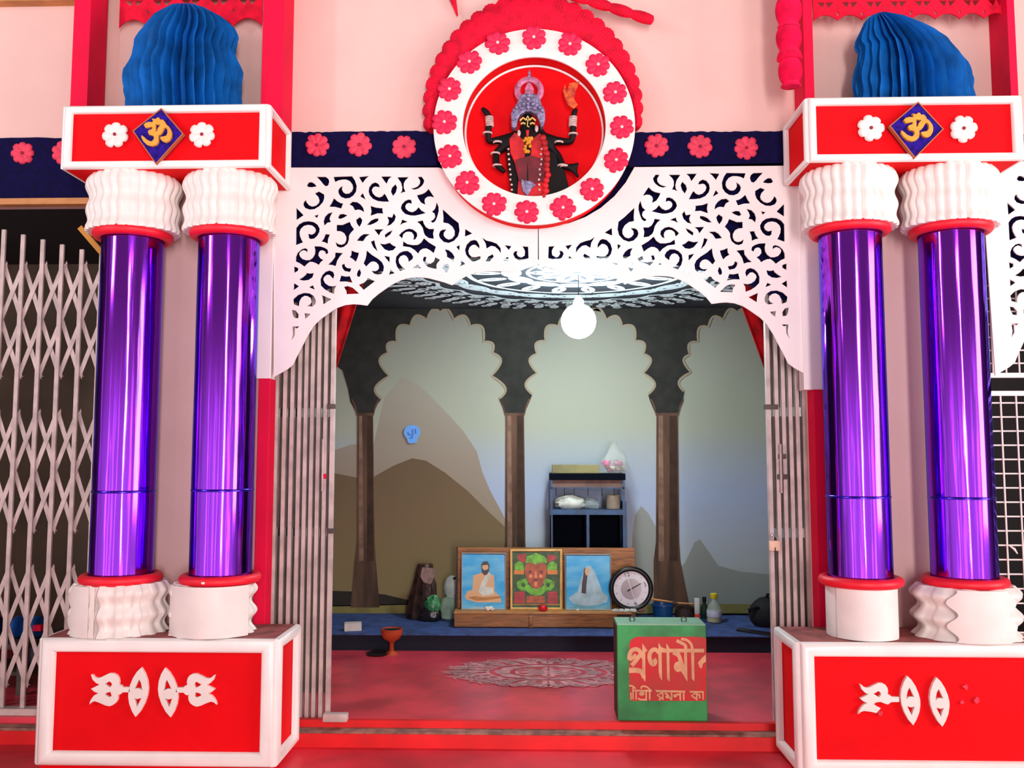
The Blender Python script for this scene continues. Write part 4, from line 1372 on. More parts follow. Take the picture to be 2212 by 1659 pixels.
for (x0, x1, b0, b1) in ((772, 806, 757, 820), (1092, 1132, 1085, 1140), (1418, 1464, 1412, 1490)):
    MB().prism(pl([(x0, 892), (x1, 892), (x1 + 3, 1170), (x1 + 6, 1212), (b1, 1312), (b0, 1312), (x0 - 6, 1212), (x0 - 1, 1170)], yk - .010), yk - .010, yk - .0085).build('painted_pillar', M['pillar'], bd, smooth=0)
    wd = x1 - x0
    for (u0, u1, mm) in ((.10, .30, 'pillarlight'), (.62, .95, 'pillardark')):
        MB().prism(pl([(x0 + wd * u0, 898), (x0 + wd * u1, 898), (x0 + wd * u1 + 3, 1212), (x0 + wd * u0, 1212)], yk - .0115), yk - .0115, yk - .0103).build('painted_stripe', M[mm], bd, smooth=0)
    MB().stroke(pl([(x0 - 12, 862), (x0 - 4, 880), (x0 - 1, 896), (x1 + 1, 896), (x1 + 4, 880), (x1 + 12, 862)], yk - .0125), .012, yk - .0125, yk - .011).build('painted_capital', M['pillar'], bd, smooth=0)
for pts_ in (aL, aM, [p for p in aR if p[0] < 1750]):
    MB().stroke(pl(pts_, yk - .0105), .016, yk - .0105, yk - .009).build('arch_edging', M['archedge'], bd, smooth=0)

# blue bulb-shaped cut-out on the backdrop
p = at(889, 937, YB - .02)
bs = thing('wall_sticker', 'light blue bulb shaped cut-out stuck on the painted hill', 'sticker', tuple(p))
M['skyblue'] = mat('sky_blue_card', (104, 164, 236), .6)
M['bluemark'] = mat('darker_blue_mark', (58, 112, 190), .6)
kz = (840, 890, 16.59)
plate('card', [pl(cz([(650, 500), (760, 470), (900, 470), (1010, 510), (1090, 600), (1130, 720), (1100, 830), (1010, 960), (1000, 1090), (900, 1110), (800, 1130), (680, 1090), (650, 960), (580, 880), (530, 760), (550, 640), (590, 560)], *kz), YB - .022)], YB - .022, .005, M['skyblue'], bs)
mb = MB()
for s_ in ([(845, 620), (850, 800), (830, 920), (750, 950)], [(950, 600), (955, 780)], [(680, 720), (700, 800), (780, 820)]):
    mb.stroke(pl(cz(s_, *kz), YB - .024), .012, YB - .0245, YB - .021)
mb.build('mark', M['bluemark'], bs, smooth=0)

# ------------------------------------------------------------------ red curtains tied at the sides of the door
def drape(label, pts_top, pts_bot, Y):
    n = 26
    mb = MB()
    def fn(u, w):
        a = (pts_top[0][0] + (pts_top[1][0] - pts_top[0][0]) * u, pts_top[0][1] + (pts_top[1][1] - pts_top[0][1]) * u)
        b = (pts_bot[0][0] + (pts_bot[1][0] - pts_bot[0][0]) * u, pts_bot[0][1] + (pts_bot[1][1] - pts_bot[0][1]) * u)
        px, py = a[0] + (b[0] - a[0]) * w, a[1] + (b[1] - a[1]) * w
        return at(px, py, Y + .018 * sin(u * 22) * (1 - .5 * w))
    mb.grid(fn, 60, 14)
    o = mb.build('curtain', M['redcurtain'], None, smooth=60, origin=at(*pts_top[0], Y))
    so = o.modifiers.new('thickness', 'SOLIDIFY')
    so.thickness = .004
    tag(o, label, 'curtain', 'red door curtains')
M['redcurtain'] = mat('red_curtain', (200, 12, 24), .8, var=.3, vscale=10, spec=.2)
drape('red curtain hanging inside the doorway at the top left', [(640, 526.6), (812, 526.6)], [(660, 800), (726, 800)], .34)
drape('red curtain hanging inside the doorway at the top right', [(1552, 526.6), (1740, 526.6)], [(1652, 800), (1735, 800)], .34)

# ------------------------------------------------------------------ round glowing lamp under the ceiling
pL = at(1250, 694, 1.08)
lp = thing('ceiling_lamp', 'white bulb enlarged to include its glow, hanging under the shrine ceiling', 'lamp', tuple(pL))
M['glow'] = mat('lamp_glow', (255, 255, 255), .5, emit=(226, 250, 255), estr=165.0)
MB().ball(pL, .107, 32, 20).build('bulb_with_halo', M['glow'], lp)  # globe made larger than the bulb so its shape takes in the glow
MB().lathe((pL.x, pL.y, pL.z + .101), [(.035, 0), (.032, .03), (.02, .045), (.012, .06)], 20).build('lamp_socket', M['white'], lp)
MB().tube([(pL.x, pL.y, pL.z + .16), (pL.x, pL.y, Z_CEIL)], .004, 6).build('cord', M['black'], lp)

# ------------------------------------------------------------------ white painted mandala on the ceiling
def mandala(name, m, parent, cx, cy, z, radii, sgn, wv, seed=1, ymax=9, xclip=(-9, 9), sy=1.0):
    """rice-paint rosette drawn flat in the x-y plane"""
    mb = MB()
    rnd = random.Random(seed)
    hh = [.0012]
    def stroke(pts, w):
        n = len(pts)
        L, Q = [], []
        for i in range(n):
            a, b = pts[max(i - 1, 0)], pts[min(i + 1, n - 1)]
            t = Vector((b[0] - a[0], b[1] - a[1]))
            if t.length < 1e-6:
                t = Vector((1, 0))
            t.normalize()
            L.append((pts[i][0] - t.y * w / 2, pts[i][1] + t.x * w / 2))
            Q.append((pts[i][0] + t.y * w / 2, pts[i][1] - t.x * w / 2))
        h = hh[0]
        v = [(x, cy + (y - cy) * sy, z + sgn * h) for x, y in L] + [(x, cy + (y - cy) * sy, z + sgn * h) for x, y in Q]
        f = [(i, i + 1, n + i + 1, n + i) for i in range(n - 1)]
        hh[0] += 8e-6
        if all(.24 < yy < ymax and xclip[0] < xx < xclip[1] for xx, yy, _ in v):
            mb.add(v, f)
    def loop(c, a, ra, rb, w, n=22):
        pts = []
        for i in range(n + 1):
            t = 2 * pi * i / n
            lx, ly = ra * cos(t), rb * sin(t)
            pts.append((c[0] + lx * cos(a) - ly * sin(a), c[1] + lx * sin(a) + ly * cos(a)))
        stroke(pts, w)
    for (kind, r, n, s) in radii:
        for i in range(n):
            a = 2 * pi * i / n + rnd.uniform(-.01, .01)
            c = (cx + r * cos(a), cy + r * sin(a))
            if kind == 'eye':
                loop(c, a + pi / 2, s * 1.25, s * .62, wv)
                loop(c, a + pi / 2, s * .86, s * .36, wv)
                loop(c, a + pi / 2, s * .42, s * .14, wv)
            elif kind == 'petal':
                loop(c, a, s, s * .42, wv)
                loop(c, a, s * .62, s * .22, wv)
            elif kind == 'flower':
                for k in range(6):
                    b = a + pi / 3 * k
                    loop((c[0] + s * .62 * cos(b), c[1] + s * .62 * sin(b)), b, s * .44, s * .26, wv * .8, 12)
                loop(c, 0, s * .2, s * .2, wv, 10)
            elif kind == 'scroll':
                pts = []
                for k in range(26):
                    t = k / 25
                    rr = s * (1 - t * .85)
                    b = a + pi * 2.6 * t * (1 if i % 2 else -1)
                    pts.append((c[0] + rr * cos(b), c[1] + rr * sin(b)))
                stroke(pts, wv * .9)
            elif kind == 'swag':
                a2 = 2 * pi * (i + 1) / n
                pts = [(cx + (r + s * sin(pi * k / 14)) * cos(a + (a2 - a) * k / 14), cy + (r + s * sin(pi * k / 14)) * sin(a + (a2 - a) * k / 14)) for k in range(15)]
                stroke(pts, wv * 1.3)
            elif kind == 'ring':
                a2 = 2 * pi * (i + 1) / n
                stroke([(cx + r * cos(a + (a2 - a) * k / 4), cy + r * sin(a + (a2 - a) * k / 4)) for k in range(5)], wv * s)
    return mb.build(name, m, parent, smooth=0)
cxm = X(1240, 1.4, 640)
mandala('painted_mandala', M['alpana'], CEIL, cxm, 1.02, Z_CEIL,
        [('petal', .16, 10, .12), ('ring', .30, 40, 1.0), ('eye', .40, 12, .085), ('petal', .56, 18, .085), ('ring', .67, 60, 1.6), ('eye', .80, 20, .095),
         ('flower', .80, 40, .045), ('swag', .93, 20, .05), ('flower', 1.02, 44, .05), ('scroll', 1.12, 56, .05), ('petal', 1.20, 64, .055), ('scroll', 1.28, 64, .04)], -1, .022, 4, ymax=YB - .02, xclip=(-1.5, 1.75))
FL = bpy.data.objects['floor.001']
cxf = X(1185, .85, 1450)
yfl = 0.5 * (1.0 + 1.4)
def yfloor(py):
    d = CR @ Vector((0, (829.5 - py) / F_PX, -1.0))
    return CAM.y + d.y * ((Z_IN - CAM.z) / d.z)
yc0, ya_, yb2 = yfloor(1452), yfloor(1424), yfloor(1488)
mandala('faded_floor_rosette', M['alpanafloor'], FL, cxf, yc0, Z_IN,
        [('petal', .10, 8, .08), ('ring', .19, 30, 1.0), ('eye', .27, 10, .06), ('scroll', .27, 20, .05), ('ring', .36, 40, 1.2), ('petal', .43, 24, .07), ('scroll', .46, 30, .05), ('flower', .53, 30, .05), ('scroll', .58, 34, .05)], 1, .017, 9, sy=(ya_ - yb2) / 1.24)

# ------------------------------------------------------------------ wooden stand with three framed pictures
def onfloor(py, z):
    d = CR @ Vector((0, (829.5 - py) / F_PX, -1.0))
    return CAM.y + d.y * ((z - CAM.z) / d.z)
yS = 1.80
sx0, sx1 = X(981, yS, 1340), X(1333, yS, 1340)
zl = Z(1326, yS, 1150)
stand = thing('picture_stand', 'brown wooden stand with a low ledge holding three framed pictures', 'stand', ((sx0 + sx1) / 2, yS + .1, zpf))
MB().box(sx0, sx1, yS, yS + .020, zpf + .008, zl).build('front_board', M['wood'], stand, smooth=0, bevel=.002)
MB().box(sx0 - .002, sx1 + .1, yS - .004, yS + .155, zl, zl + .012).build('ledge', M['tan'], stand, smooth=0, bevel=.002)
MB().box(sx0, sx1 + .1, yS + .02, yS + .14, zpf, zl - .001).build('ledge_support', M['darkwood'], stand, smooth=0)
ybk = yS + .16
MB().box(X(988, ybk, 1250), X(1372, ybk, 1250), ybk, ybk + .022, zpf, Z(1183, ybk, 1150)).build('back_board', M['wood'], stand, smooth=0, bevel=.002)
MB().box(X(985.5, ybk, 1250), X(989, ybk, 1250), ybk - .01, ybk + .024, zpf, Z(1183, ybk, 1150) + .002).build('edge_strip', M['darkwood'], stand, smooth=0)
p = at(1146, 1344, yS)
MB().box(p.x - .012, p.x + .012, yS - .012, yS + .0, zpf + .002, zl - .01).build('peg', M['wood'], stand, bevel=.003)

def picture(label, x0, x1, y0, y1, fw, fm, name, draw):
    Y = yS + .085
    a, b = at(x0, y1, Y), at(x1, y0, Y)
    zb_ = zl + .012
    t = thing('framed_picture', label, 'picture', ((a.x + b.x) / 2, Y, zb_), 'framed pictures on the stand')
    MB().box(a.x + .003, b.x - .003, Y + .004, Y + .014, zb_, b.z - .003).build('backing', M['darkwood'], t, smooth=0)
    MB().frame(a.x, b.x, zb_, b.z, fw, .010, Y + .004).build('frame', fm, t)
    draw(t, Y - .001, a, b, zb_)
    return t

def P2(parent, name, pts, m, y, k):
    yy = y - .0007 * k
    return MB().prism(pl(pts, yy), yy, yy + .0006).build(name, m, parent, smooth=0)
M['cyan'] = mat('sky_print', (44, 168, 226), .35, col2=(112, 196, 232), vscale=5, stretch=(1, 1, 3), spec=.4)
M['skin'] = mat('print_skin', (226, 176, 128), .4)
M['hairp'] = mat('print_hair', (70, 62, 60), .4)
M['wcloth'] = mat('print_white_cloth', (226, 228, 214), .4, var=.12, vscale=20)
M['pcloth'] = mat('print_pale_cloth', (184, 216, 226), .4, var=.14, vscale=14)
M['leaf'] = mat('print_leaf', (120, 200, 52), .4, var=.3, vscale=25)
M['leaf2'] = mat('print_dark_leaf', (56, 96, 44), .4, var=.4, vscale=20)
M['faceprint'] = mat('print_copper', (196, 92, 52), .4, var=.25, vscale=22)
M['faceshade'] = mat('print_copper_dark', (120, 48, 30), .4)
M['faceglow'] = mat('print_copper_light', (232, 140, 92), .4)
M['crimsonp'] = mat('print_crimson', (190, 52, 56), .4, var=.2, vscale=20)
M['goldframe'] = mat('gilt_frame', (236, 186, 104), .35, var=.15, vscale=12)
M['silverframe'] = mat('pale_frame', (176, 160, 150), .35)
M['orange'] = mat('print_orange', (222, 130, 50), .4)
q5 = lambda ps: cz(ps, 860, 1120, 3.814)
def draw_left(t, y, a, b, zb_):
    s0 = P2(t, 'print', [(999, 1197), (1090, 1198), (1091, 1319), (998, 1319)], M['cyan'], y, 1)
    P2(s0, 'seated_figure', q5([(620, 470), (690, 445), (740, 445), (790, 470), (795, 600), (845, 650), (850, 690), (760, 692), (640, 690), (560, 665), (552, 640), (570, 600), (612, 590)]), M['skin'], y, 2)
    P2(s0, 'white_sash', q5([(745, 440), (765, 470), (715, 560), (780, 570), (790, 620), (700, 640), (660, 600), (690, 520)]), M['wcloth'], y, 3)
    P2(s0, 'head', q5([(684, 380), (700, 355), (735, 352), (752, 380), (750, 430), (735, 460), (712, 468), (690, 445)]), M['hairp'], y, 4)
    P2(s0, 'face', q5([(694, 385), (740, 383), (744, 410), (730, 424), (704, 424), (693, 408)]), M['skin'], y, 5)
    P2(s0, 'lap_cloth', q5([(575, 650), (640, 640), (700, 650), (840, 640), (846, 655), (720, 676), (640, 676)]), M['tan'], y, 3)
    P2(s0, 'floor_cloth', q5([(575, 740), (640, 725), (760, 735), (830, 750), (830, 762), (570, 762)]), M['pcloth'], y, 2)
def draw_right(t, y, a, b, zb_):
    s0 = P2(t, 'print', [(1223, 1200), (1317, 1200), (1318, 1321), (1223, 1321)], M['cyan'], y, 1)
    P2(s0, 'seated_figure', q5([(1545, 395), (1585, 390), (1625, 450), (1660, 540), (1680, 600), (1730, 650), (1720, 690), (1640, 715), (1540, 720), (1440, 700), (1405, 660), (1440, 630), (1480, 600), (1500, 520), (1525, 440)]), M['pcloth'], y, 2)
    P2(s0, 'hair', q5([(1530, 420), (1545, 400), (1560, 470), (1552, 540), (1548, 620), (1510, 615), (1515, 540), (1525, 470)]), M['hairp'], y, 3)
    P2(s0, 'face', q5([(1540, 415), (1562, 402), (1578, 430), (1566, 465), (1548, 470), (1538, 440)]), M['skin'], y, 4)
    P2(s0, 'floor_cloth', q5([(1390, 730), (1480, 712), (1620, 722), (1740, 708), (1745, 765), (1385, 765)]), mat('print_teal', (120, 190, 210), .4, var=.15, vscale=18), y, 1.5)
q6 = lambda ps: cz(ps, 1090, 1180, 9.217)
def draw_mid(t, y, a, b, zb_):
    s0 = P2(t, 'print', [(1107, 1193), (1208, 1192), (1210, 1319), (1106, 1319)], M['leaf2'], y, 1)
    for pts in ([(270, 160), (420, 150), (415, 330), (300, 300), (250, 220)], [(850, 170), (980, 170), (1040, 240), (960, 290), (850, 310)], [(200, 910), (400, 900), (400, 1140), (180, 1130)], [(860, 910), (1050, 900), (1060, 1140), (850, 1140)]):
        P2(s0, 'crimson_patch', q6(pts), M['crimsonp'], y, 2)
    P2(s0, 'leaf_crown', q6([(420, 330), (440, 200), (530, 180), (620, 130), (720, 170), (820, 210), (845, 330), (740, 330), (640, 370), (540, 330)]), M['leaf'], y, 3)
    for c_ in (1, -1):
        fx = (lambda ps: [(620 - c_ * (620 - x_), y_) for x_, y_ in ps])
        P2(s0, 'leaf_scroll', q6(fx([(200, 360), (270, 300), (350, 320), (390, 390), (390, 470), (300, 480), (200, 460)])), M['leaf'], y, 3)
        P2(s0, 'leaf_scroll', q6(fx([(240, 720), (300, 680), (420, 640), (470, 720), (440, 800), (420, 890), (320, 880), (250, 810)])), M['leaf'], y, 3)
        P2(s0, 'orange_patch', q6(fx([(190, 470), (390, 470), (385, 560), (190, 560)])), M['orange'], y, 2.5)
        P2(s0, 'curl', q6(fx([(330, 740), (380, 720), (420, 760), (400, 810), (350, 810)])), M['leaf2'], y, 4)
    P2(s0, 'copper_face', q6([(400, 440), (430, 350), (540, 320), (630, 370), (720, 320), (820, 350), (845, 460), (820, 600), (760, 760), (690, 850), (620, 860), (540, 800), (470, 700), (410, 560)]), M['faceprint'], y, 4)
    for c_ in (1, -1):
        fx = (lambda ps: [(620 - c_ * (620 - x_), y_) for x_, y_ in ps])
        P2(s0, 'eye', q6(fx([(470, 500), (510, 470), (550, 500), (520, 545), (485, 540)])), M['faceshade'], y, 5)
        P2(s0, 'cheek', q6(fx([(490, 570), (540, 555), (560, 600), (520, 640), (480, 610)])), M['faceglow'], y, 5)
    P2(s0, 'nose', q6([(610, 500), (632, 500), (650, 620), (620, 635), (592, 620)]), M['faceglow'], y, 5)
    P2(s0, 'mouth', q6([(540, 660), (620, 640), (700, 660), (640, 690), (600, 690)]), M['faceshade'], y, 5)
    P2(s0, 'chin', q6([(590, 710), (650, 710), (645, 790), (620, 800), (595, 790)]), M['faceglow'], y, 5)
    P2(s0, 'leaf_garland', q6([(420, 800), (470, 760), (560, 830), (640, 860), (720, 820), (790, 770), (825, 880), (780, 930), (730, 970), (620, 985), (520, 960), (430, 890)]), M['leaf'], y, 6)
    P2(s0, 'copper_chest', q6([(440, 990), (800, 990), (810, 1130), (430, 1130)]), M['faceprint'], y, 3)
    P2(s0, 'base_band', q6([(160, 1150), (1090, 1150), (1095, 1170), (160, 1170)]), M['tan'], y, 3)
picture('picture with blue sky and a seated bearded figure in a white sash', 996, 1093, 1194, 1324, .008, M['silverframe'], 'l', draw_left)
picture('gilt framed picture of a copper face with green leaves', 1101.5, 1214.5, 1186, 1325, .018, M['goldframe'], 'm', draw_mid)
picture('picture with blue sky and a seated figure draped in white', 1220, 1320, 1196.5, 1326, .008, M['silverframe'], 'r', draw_right)

# little flowers on the ledge
zlg = zl + .012
yv = yS + .04
p = at(1057, 1322, yv)
wf = MB()
for k in range(6):
    a = k * pi / 3
    wf.ball((p.x + .018 * cos(a), yv + .012 * sin(a), zlg + .014 + .006 * (k % 2)), (.014, .008, .012), 8, 6)
wf.ball((p.x, yv, zlg + .020), .012, 8, 6)
o = wf.build('white_flower', M['white'], None, origin=(p.x, yv, zlg))
tag(o, 'small white blossom on the ledge before the left picture', 'flower')
p = at(1173, 1322, yv)
rf = MB()
rf.ball((p.x, yv, zlg + .022), (.029, .022, .022), 16, 10, .06, 4)
for k in range(7):
    a = k * pi * 2 / 7
    rf.ball((p.x + .018 * cos(a), yv + .012 * sin(a), zlg + .018), (.015, .010, .016), 8, 6, .05, k)
o = rf.build('red_flower', mat('hibiscus', (206, 4, 26), .5), None, origin=(p.x, yv, zlg))
tag(o, 'red blossom on the ledge before the gilt framed picture', 'flower')
p = at(1248, 1325, yv)
o = MB().ball((p.x, yv, zlg + .008), (.011, .008, .009), 10, 7, .15, 2).build('white_petal', M['white'], None, origin=(p.x, yv, zlg))
tag(o, 'tiny white petal on the ledge before the right picture', 'petal')

# ------------------------------------------------------------------ round wall clock leaning against the stand
yc = yS + .045
cc = at(1363, 1266, yc)
rc = .152
cc.z = zlg + rc
ck = thing('wall_clock', 'round black rimmed clock with white face leaning beside the right picture', 'clock', (cc.x, yc, zlg))
MB().torus((cc.x, yc, cc.z), rc - .017, .0175, 64, 12, axis='y').build('clock_rim', M['black'], ck)
M['dial'] = mat('clock_dial', (232, 228, 232), .35)
M['numeral'] = mat('numeral_grey', (96, 90, 98), .4)
M['dialgrey'] = mat('clock_dial_grey', (178, 168, 172), .3, metal=.3)
fc = (cc.x - .018, cc.z + .002)
MB().disc(cc.x, cc.z, rc - .012, yc + .0, yc + .018, 48).build('clock_back', M['black'], ck, smooth=30)
cfc = MB().disc(cc.x, cc.z, rc - .022, yc - .004, yc + .002, 48).build('clock_face', M['dial'], ck, smooth=30)
MB().disc(cc.x, cc.z, .070, yc - .0055, yc - .003, 40).build('inner_dial', M['dialgrey'], cfc, smooth=30)
rot = R(17)
def cp_(r, hr):
    a = pi / 2 - hr * pi / 6 + rot
    return (cc.x + r * cos(a), cc.z + r * sin(a))
mb = MB()
for hr in range(1, 12):
    if hr in (3, 6):
        continue
    mb.stroke([cp_(.096, hr), cp_(.108, hr)], .006, yc - .006, yc - .003)
mb.build('hour_marks', M['dialgrey'], cfc, smooth=0)
def numeral(ch, hr, size=.042):
    cu = bpy.data.curves.new('num', 'FONT')
    cu.body = ch
    cu.size = size
    cu.extrude = .001
    cu.align_x = 'CENTER'
    cu.align_y = 'CENTER'
    ob = bpy.data.objects.new('num', cu)
    COL.objects.link(ob)
    me = bpy.data.meshes.new_from_object(ob.evaluated_get(bpy.context.evaluated_depsgraph_get()))
    bpy.data.objects.remove(ob)
    me.name = 'numeral'
    c_ = cp_(.100, hr)
    for v_ in me.vertices:
        x_, z_ = v_.co.x, v_.co.y
        xr, zr = x_ * cos(rot) - z_ * sin(rot), x_ * sin(rot) + z_ * cos(rot)
        v_.co = Vector((c_[0] + xr, yc - .006 - v_.co.z, c_[1] + zr)) - world_of(cfc)
    me.materials.clear()
    link('numeral', me, M['numeral'], cfc, world_of(cfc))
numeral('12', 12); numeral('3', 3); numeral('6', 6)
MB().stroke([cp_(.098, 12.0), cp_(.0, 0)], .007, yc - .010, yc - .008).build('minute_hand', M['white'], ck, smooth=0)
MB().stroke([cp_(.094, 6.0), cp_(.0, 0)], .005, yc - .012, yc - .0105).build('second_hand', M['white'], ck, smooth=0)
MB().stroke([cp_(.030, 8.6), cp_(.078, 2.6)], [.010, .006], yc - .008, yc - .0065).build('hour_hand', M['black'], ck, smooth=0)

# ------------------------------------------------------------------ blue rack with bundles behind the stand
yR0, yR1 = 2.02, 2.26
rk = thing('shelf_rack', 'blue metal rack with two dark lower compartments standing behind the picture stand', 'rack', (X(1272, yR0), 2.14, zpf))
rx0, rx1 = X(1189, yR0, 1100), X(1350, yR0, 1100)
zr = lambda py: Z(py, yR0, 1270)
ps = .016
for x_ in (rx0, rx1 - ps):
    for y_ in (yR0, yR1 - ps):
        MB().box(x_, x_ + ps, y_, y_ + ps, zpf, zr(1022)).build('upright', M['bluemetal'], rk, smooth=0)
MB().box(rx0 - .003, rx1 + .003, yR0 - .004, yR1, zr(1112), zr(1101)).build('middle_shelf', M['bluemetal'], rk, smooth=0)
MB().box(rx0 - .003, rx1 + .003, yR0 + .02, yR1, zr(1250), zr(1244)).build('lower_shelf', M['bluemetal'], rk, smooth=0)
MB().box(rx0 - .006, rx1 + .006, yR0 - .004, yR1, zr(1037), zr(1023)).build('top_shelf', M['bluedark'], rk, smooth=0)
MB().box(rx0 + ps, rx1 - ps, yR1 - .012, yR1 - .004, zpf, zr(1110)).build('back_panel', M['bluedark'], rk, smooth=0)
MB().box(rx0 - .001, rx0 + .004, yR0, yR1, zpf, zr(1108)).build('side_panel', M['bluedark'], rk, smooth=0)
MB().box(rx1 - .004, rx1 + .014, yR0 + .006, yR1, zpf, zr(1085)).build('side_panel', M['bluemetal'], rk, smooth=0)
xm = X(1270, yR0, 1140)
MB().box(xm - .010, xm + .010, yR0 - .002, yR0 + .014, zpf, zr(1110)).build('divider', M['bluemetal'], rk, smooth=0)
MB().box(rx0 + .002, rx1 - .002, yR0, yR0 + .008, zr(1055.5), zr(1053)).build('hook_rail', M['bluemetal'], rk, smooth=0)
for k, a in enumerate((1201, 1219, 1240, 1270, 1300, 1326)):
    x_ = X(a, yR0, 1060)
    MB().tube([(x_, yR0 - .002, zr(1053)), (x_, yR0 - .006, zr(1068)), (x_ + .003, yR0 - .012, zr(1071)), (x_, yR0 - .016, zr(1068))], .0022, 5).build('hook', M['black'], rk)
MB().box(rx0 + .01, rx1 - .01, yR0 + .02, yR0 + .026, zr(1053), zr(1037)).build('brown_board', mat('grey_brown_board', (128, 98, 88), .8, var=.2, vscale=14), rk, smooth=0)

def blob(name, label, cat, c, r, m, seed, jit=.12, nu=18, nv=12, zmin=None, extra=None):
    mb = MB().ball(c, r, nu, nv, jit, seed)
    if zmin is not None:
        mb.v = [(a, b, max(z, zmin)) for a, b, z in mb.v]
    if extra:
        extra(mb)
    o = mb.build(name, m, None, smooth=50, origin=(c[0], c[1], zmin if zmin is not None else c[2]))
    tag(o, label, cat)
    return o
zms = zr(1101)
p = at(1232, 1086, 2.12)
blob('cloth_bundle', 'white cloth bundle lying on the middle shelf of the blue rack', 'bundle', (p.x, 2.13, zms + .042), (.105, .07, .058), M['wcloth'], 5, .13, zmin=zms)
p = at(1276, 1090, 2.14)
M['film'] = mat('thin_plastic', (208, 226, 226), .25, alpha=.35)
blob('plastic_bag', 'pale crumpled plastic bag between the bundle and the brown pot on the blue rack', 'bag', (p.x, 2.15, zms + .03), (.07, .06, .046), M['film'], 8, .2, zmin=zms)
p = at(1325, 1085, 2.10)
jr = MB().lathe((p.x, 2.11, zms), [(.046, 0), (.05, .004), (.05, .098), (.044, .104), (.04, .098)], 28).build('brown_pot', mat('brown_card', (150, 132, 112), .7, var=.1, vscale=20), None, origin=(p.x, 2.11, zms))
tag(jr, 'plain brown round pot at the right end of the blue rack shelf', 'pot')
ztp = zr(1023)
pk2 = MB().box(X(1192, 2.12, 1010), X(1294, 2.12, 1010), 2.08, 2.22, ztp, Z(1004, 2.08, 1250)).build('cardboard_box', mat('olive_card', (150, 138, 92), .8, var=.15, vscale=8), None, smooth=0, bevel=.004, origin=(X(1247, 2.12), 2.15, ztp))
tag(pk2, 'long flat olive cardboard box on top of the blue rack', 'box')
pb = at(1325, 1010, 2.10)
fb = thing('flower_bag', 'clear plastic bag of pink paper flowers on top of the blue rack', 'bag', (pb.x, 2.12, ztp))
prof = [(.02, 0), (.085, .004), (.105, .05), (.10, .11), (.075, .16), (.04, .205), (.016, .245), (.03, .262), (.006, .27)]
rnd = random.Random(2)
jj = [rnd.uniform(.88, 1.1) for _ in range(24)]
prof = [(r * .92, z * .86) for r, z in prof]
MB().lathe((pb.x, 2.12, ztp), prof, 24, mod=lambda a, z: jj[int(a / (2 * pi) * 24 + .5) % 24] * (1 + .16 * sin(4 * a + 38 * z) + (.25 * cos(a) if .1 < z < .2 else 0))).build('clear_film', mat('clear_film', (222, 226, 214), .15, alpha=.30), fb, smooth=30)
mb, mb2 = MB(), MB()
for k in range(16):
    a, rr, zz = rnd.uniform(0, 6.28), rnd.uniform(.015, .065), rnd.uniform(.022, .085)
    (mb if k % 3 else mb2).ball((pb.x + rr * cos(a), 2.12 + rr * sin(a), ztp + zz), (.024, .02, .017), 8, 6, .2, k)
mb.build('pink_flowers', mat('paper_pink', (214, 130, 168), .7, var=.2, vscale=40), fb)
mb2.build('cream_flowers', mat('paper_cream', (222, 200, 178), .7), fb)
MB().ball((pb.x - .055, 2.08, ztp + .075), (.028, .022, .022), 12, 8, .1, 5).build('bright_pink_flower', mat('paper_hot_pink', (240, 96, 170), .7), fb)

# ------------------------------------------------------------------ things on the left of the dais
yq = 2.14
p = at(912, 1328, yq)
ba = thing('refuse_bag', 'tall dark brown plastic sack standing at the left of the pictures', 'bag', (p.x, yq, zpf))
rnd = random.Random(12)
hts = Z(1218, yq, 912) - zpf
jj = [rnd.uniform(.86, 1.1) for _ in range(20)]
def sackmod(a, z):
    return jj[int(a / (2 * pi) * 20 + .5) % 20] * (1 + .04 * sin(31 * z + 3 * a))
M['sack'] = mat('brown_sack', (70, 44, 36), .35, col2=(26, 18, 16), vscale=14, bump=.4, bscale=40)
mb = MB().lathe((p.x, yq, zpf), [(.08, 0), (.118, .006), (.112, .08), (.10, .16), (.088, .24), (.07, hts * .78), (.064, hts * .9), (.055, hts)], 20, mod=sackmod, sy=.6)
mb.v = [(a + (z - zpf) * .05, b, z) for a, b, z in mb.v]
mb.build('sack_body', M['sack'], ba, smooth=30)
pq = pl([(912, 1225), (941, 1228), (938, 1246), (931, 1262), (915, 1258), (908, 1245)], yq - .075)
MB().prism(pq, yq - .078, yq - .072).build('pale_label', mat('pinkish_label', (150, 116, 106), .6, var=.2, vscale=40), ba, smooth=0)
p2 = at(935, 1286, yq - .1)
blob('green_bag', 'crumpled green plastic bag leaning on the dark brown sack', 'bag', (p2.x, yq - .10, zpf + .12), (.055, .03, .06), mat('green_film', (84, 160, 104), .3, col2=(30, 84, 44), vscale=30), 31, .22)
MB_ = at(930, 1322, yq - .1)
blob('dark_bag', 'small black plastic bag at the foot of the brown sack under the green bag', 'bag', (MB_.x, yq - .105, zpf + .035), (.075, .035, .062), mat('black_film', (30, 30, 34), .25, bump=.5, bscale=40), 33, .2, zmin=zpf)
p = at(972, 1320, yq)
pc = thing('green_cloth_bag', 'pale green cloth bag with a white round pouch behind the left end of the stand', 'bag', (p.x, yq - .02, zpf))
M['mint'] = mat('mint_cloth', (158, 190, 168), .8, var=.15, vscale=16)
MB().lathe((p.x + .01, yq - .02, zpf), [(.06, 0), (.085, .01), (.08, .09), (.062, .15), (.03, .165)], 20, mod=lambda a, z: 1 + .06 * sin(5 * a + 20 * z), sy=.5).build('bag_body', M['mint'], pc)
MB().ball((p.x + .02, yq - .03, zpf + .225), (.062, .03, .085), 18, 12, .04, 9).build('round_pouch', mat('white_pouch', (196, 214, 206), .5, var=.12, vscale=14), pc)
MB().tube([(p.x + .03, yq - .06, zpf + .29), (p.x + .05, yq - .062, zpf + .30), (p.x + .065, yq - .06, zpf + .31)], .008, 8).build('dark_tie', M['black'], pc)

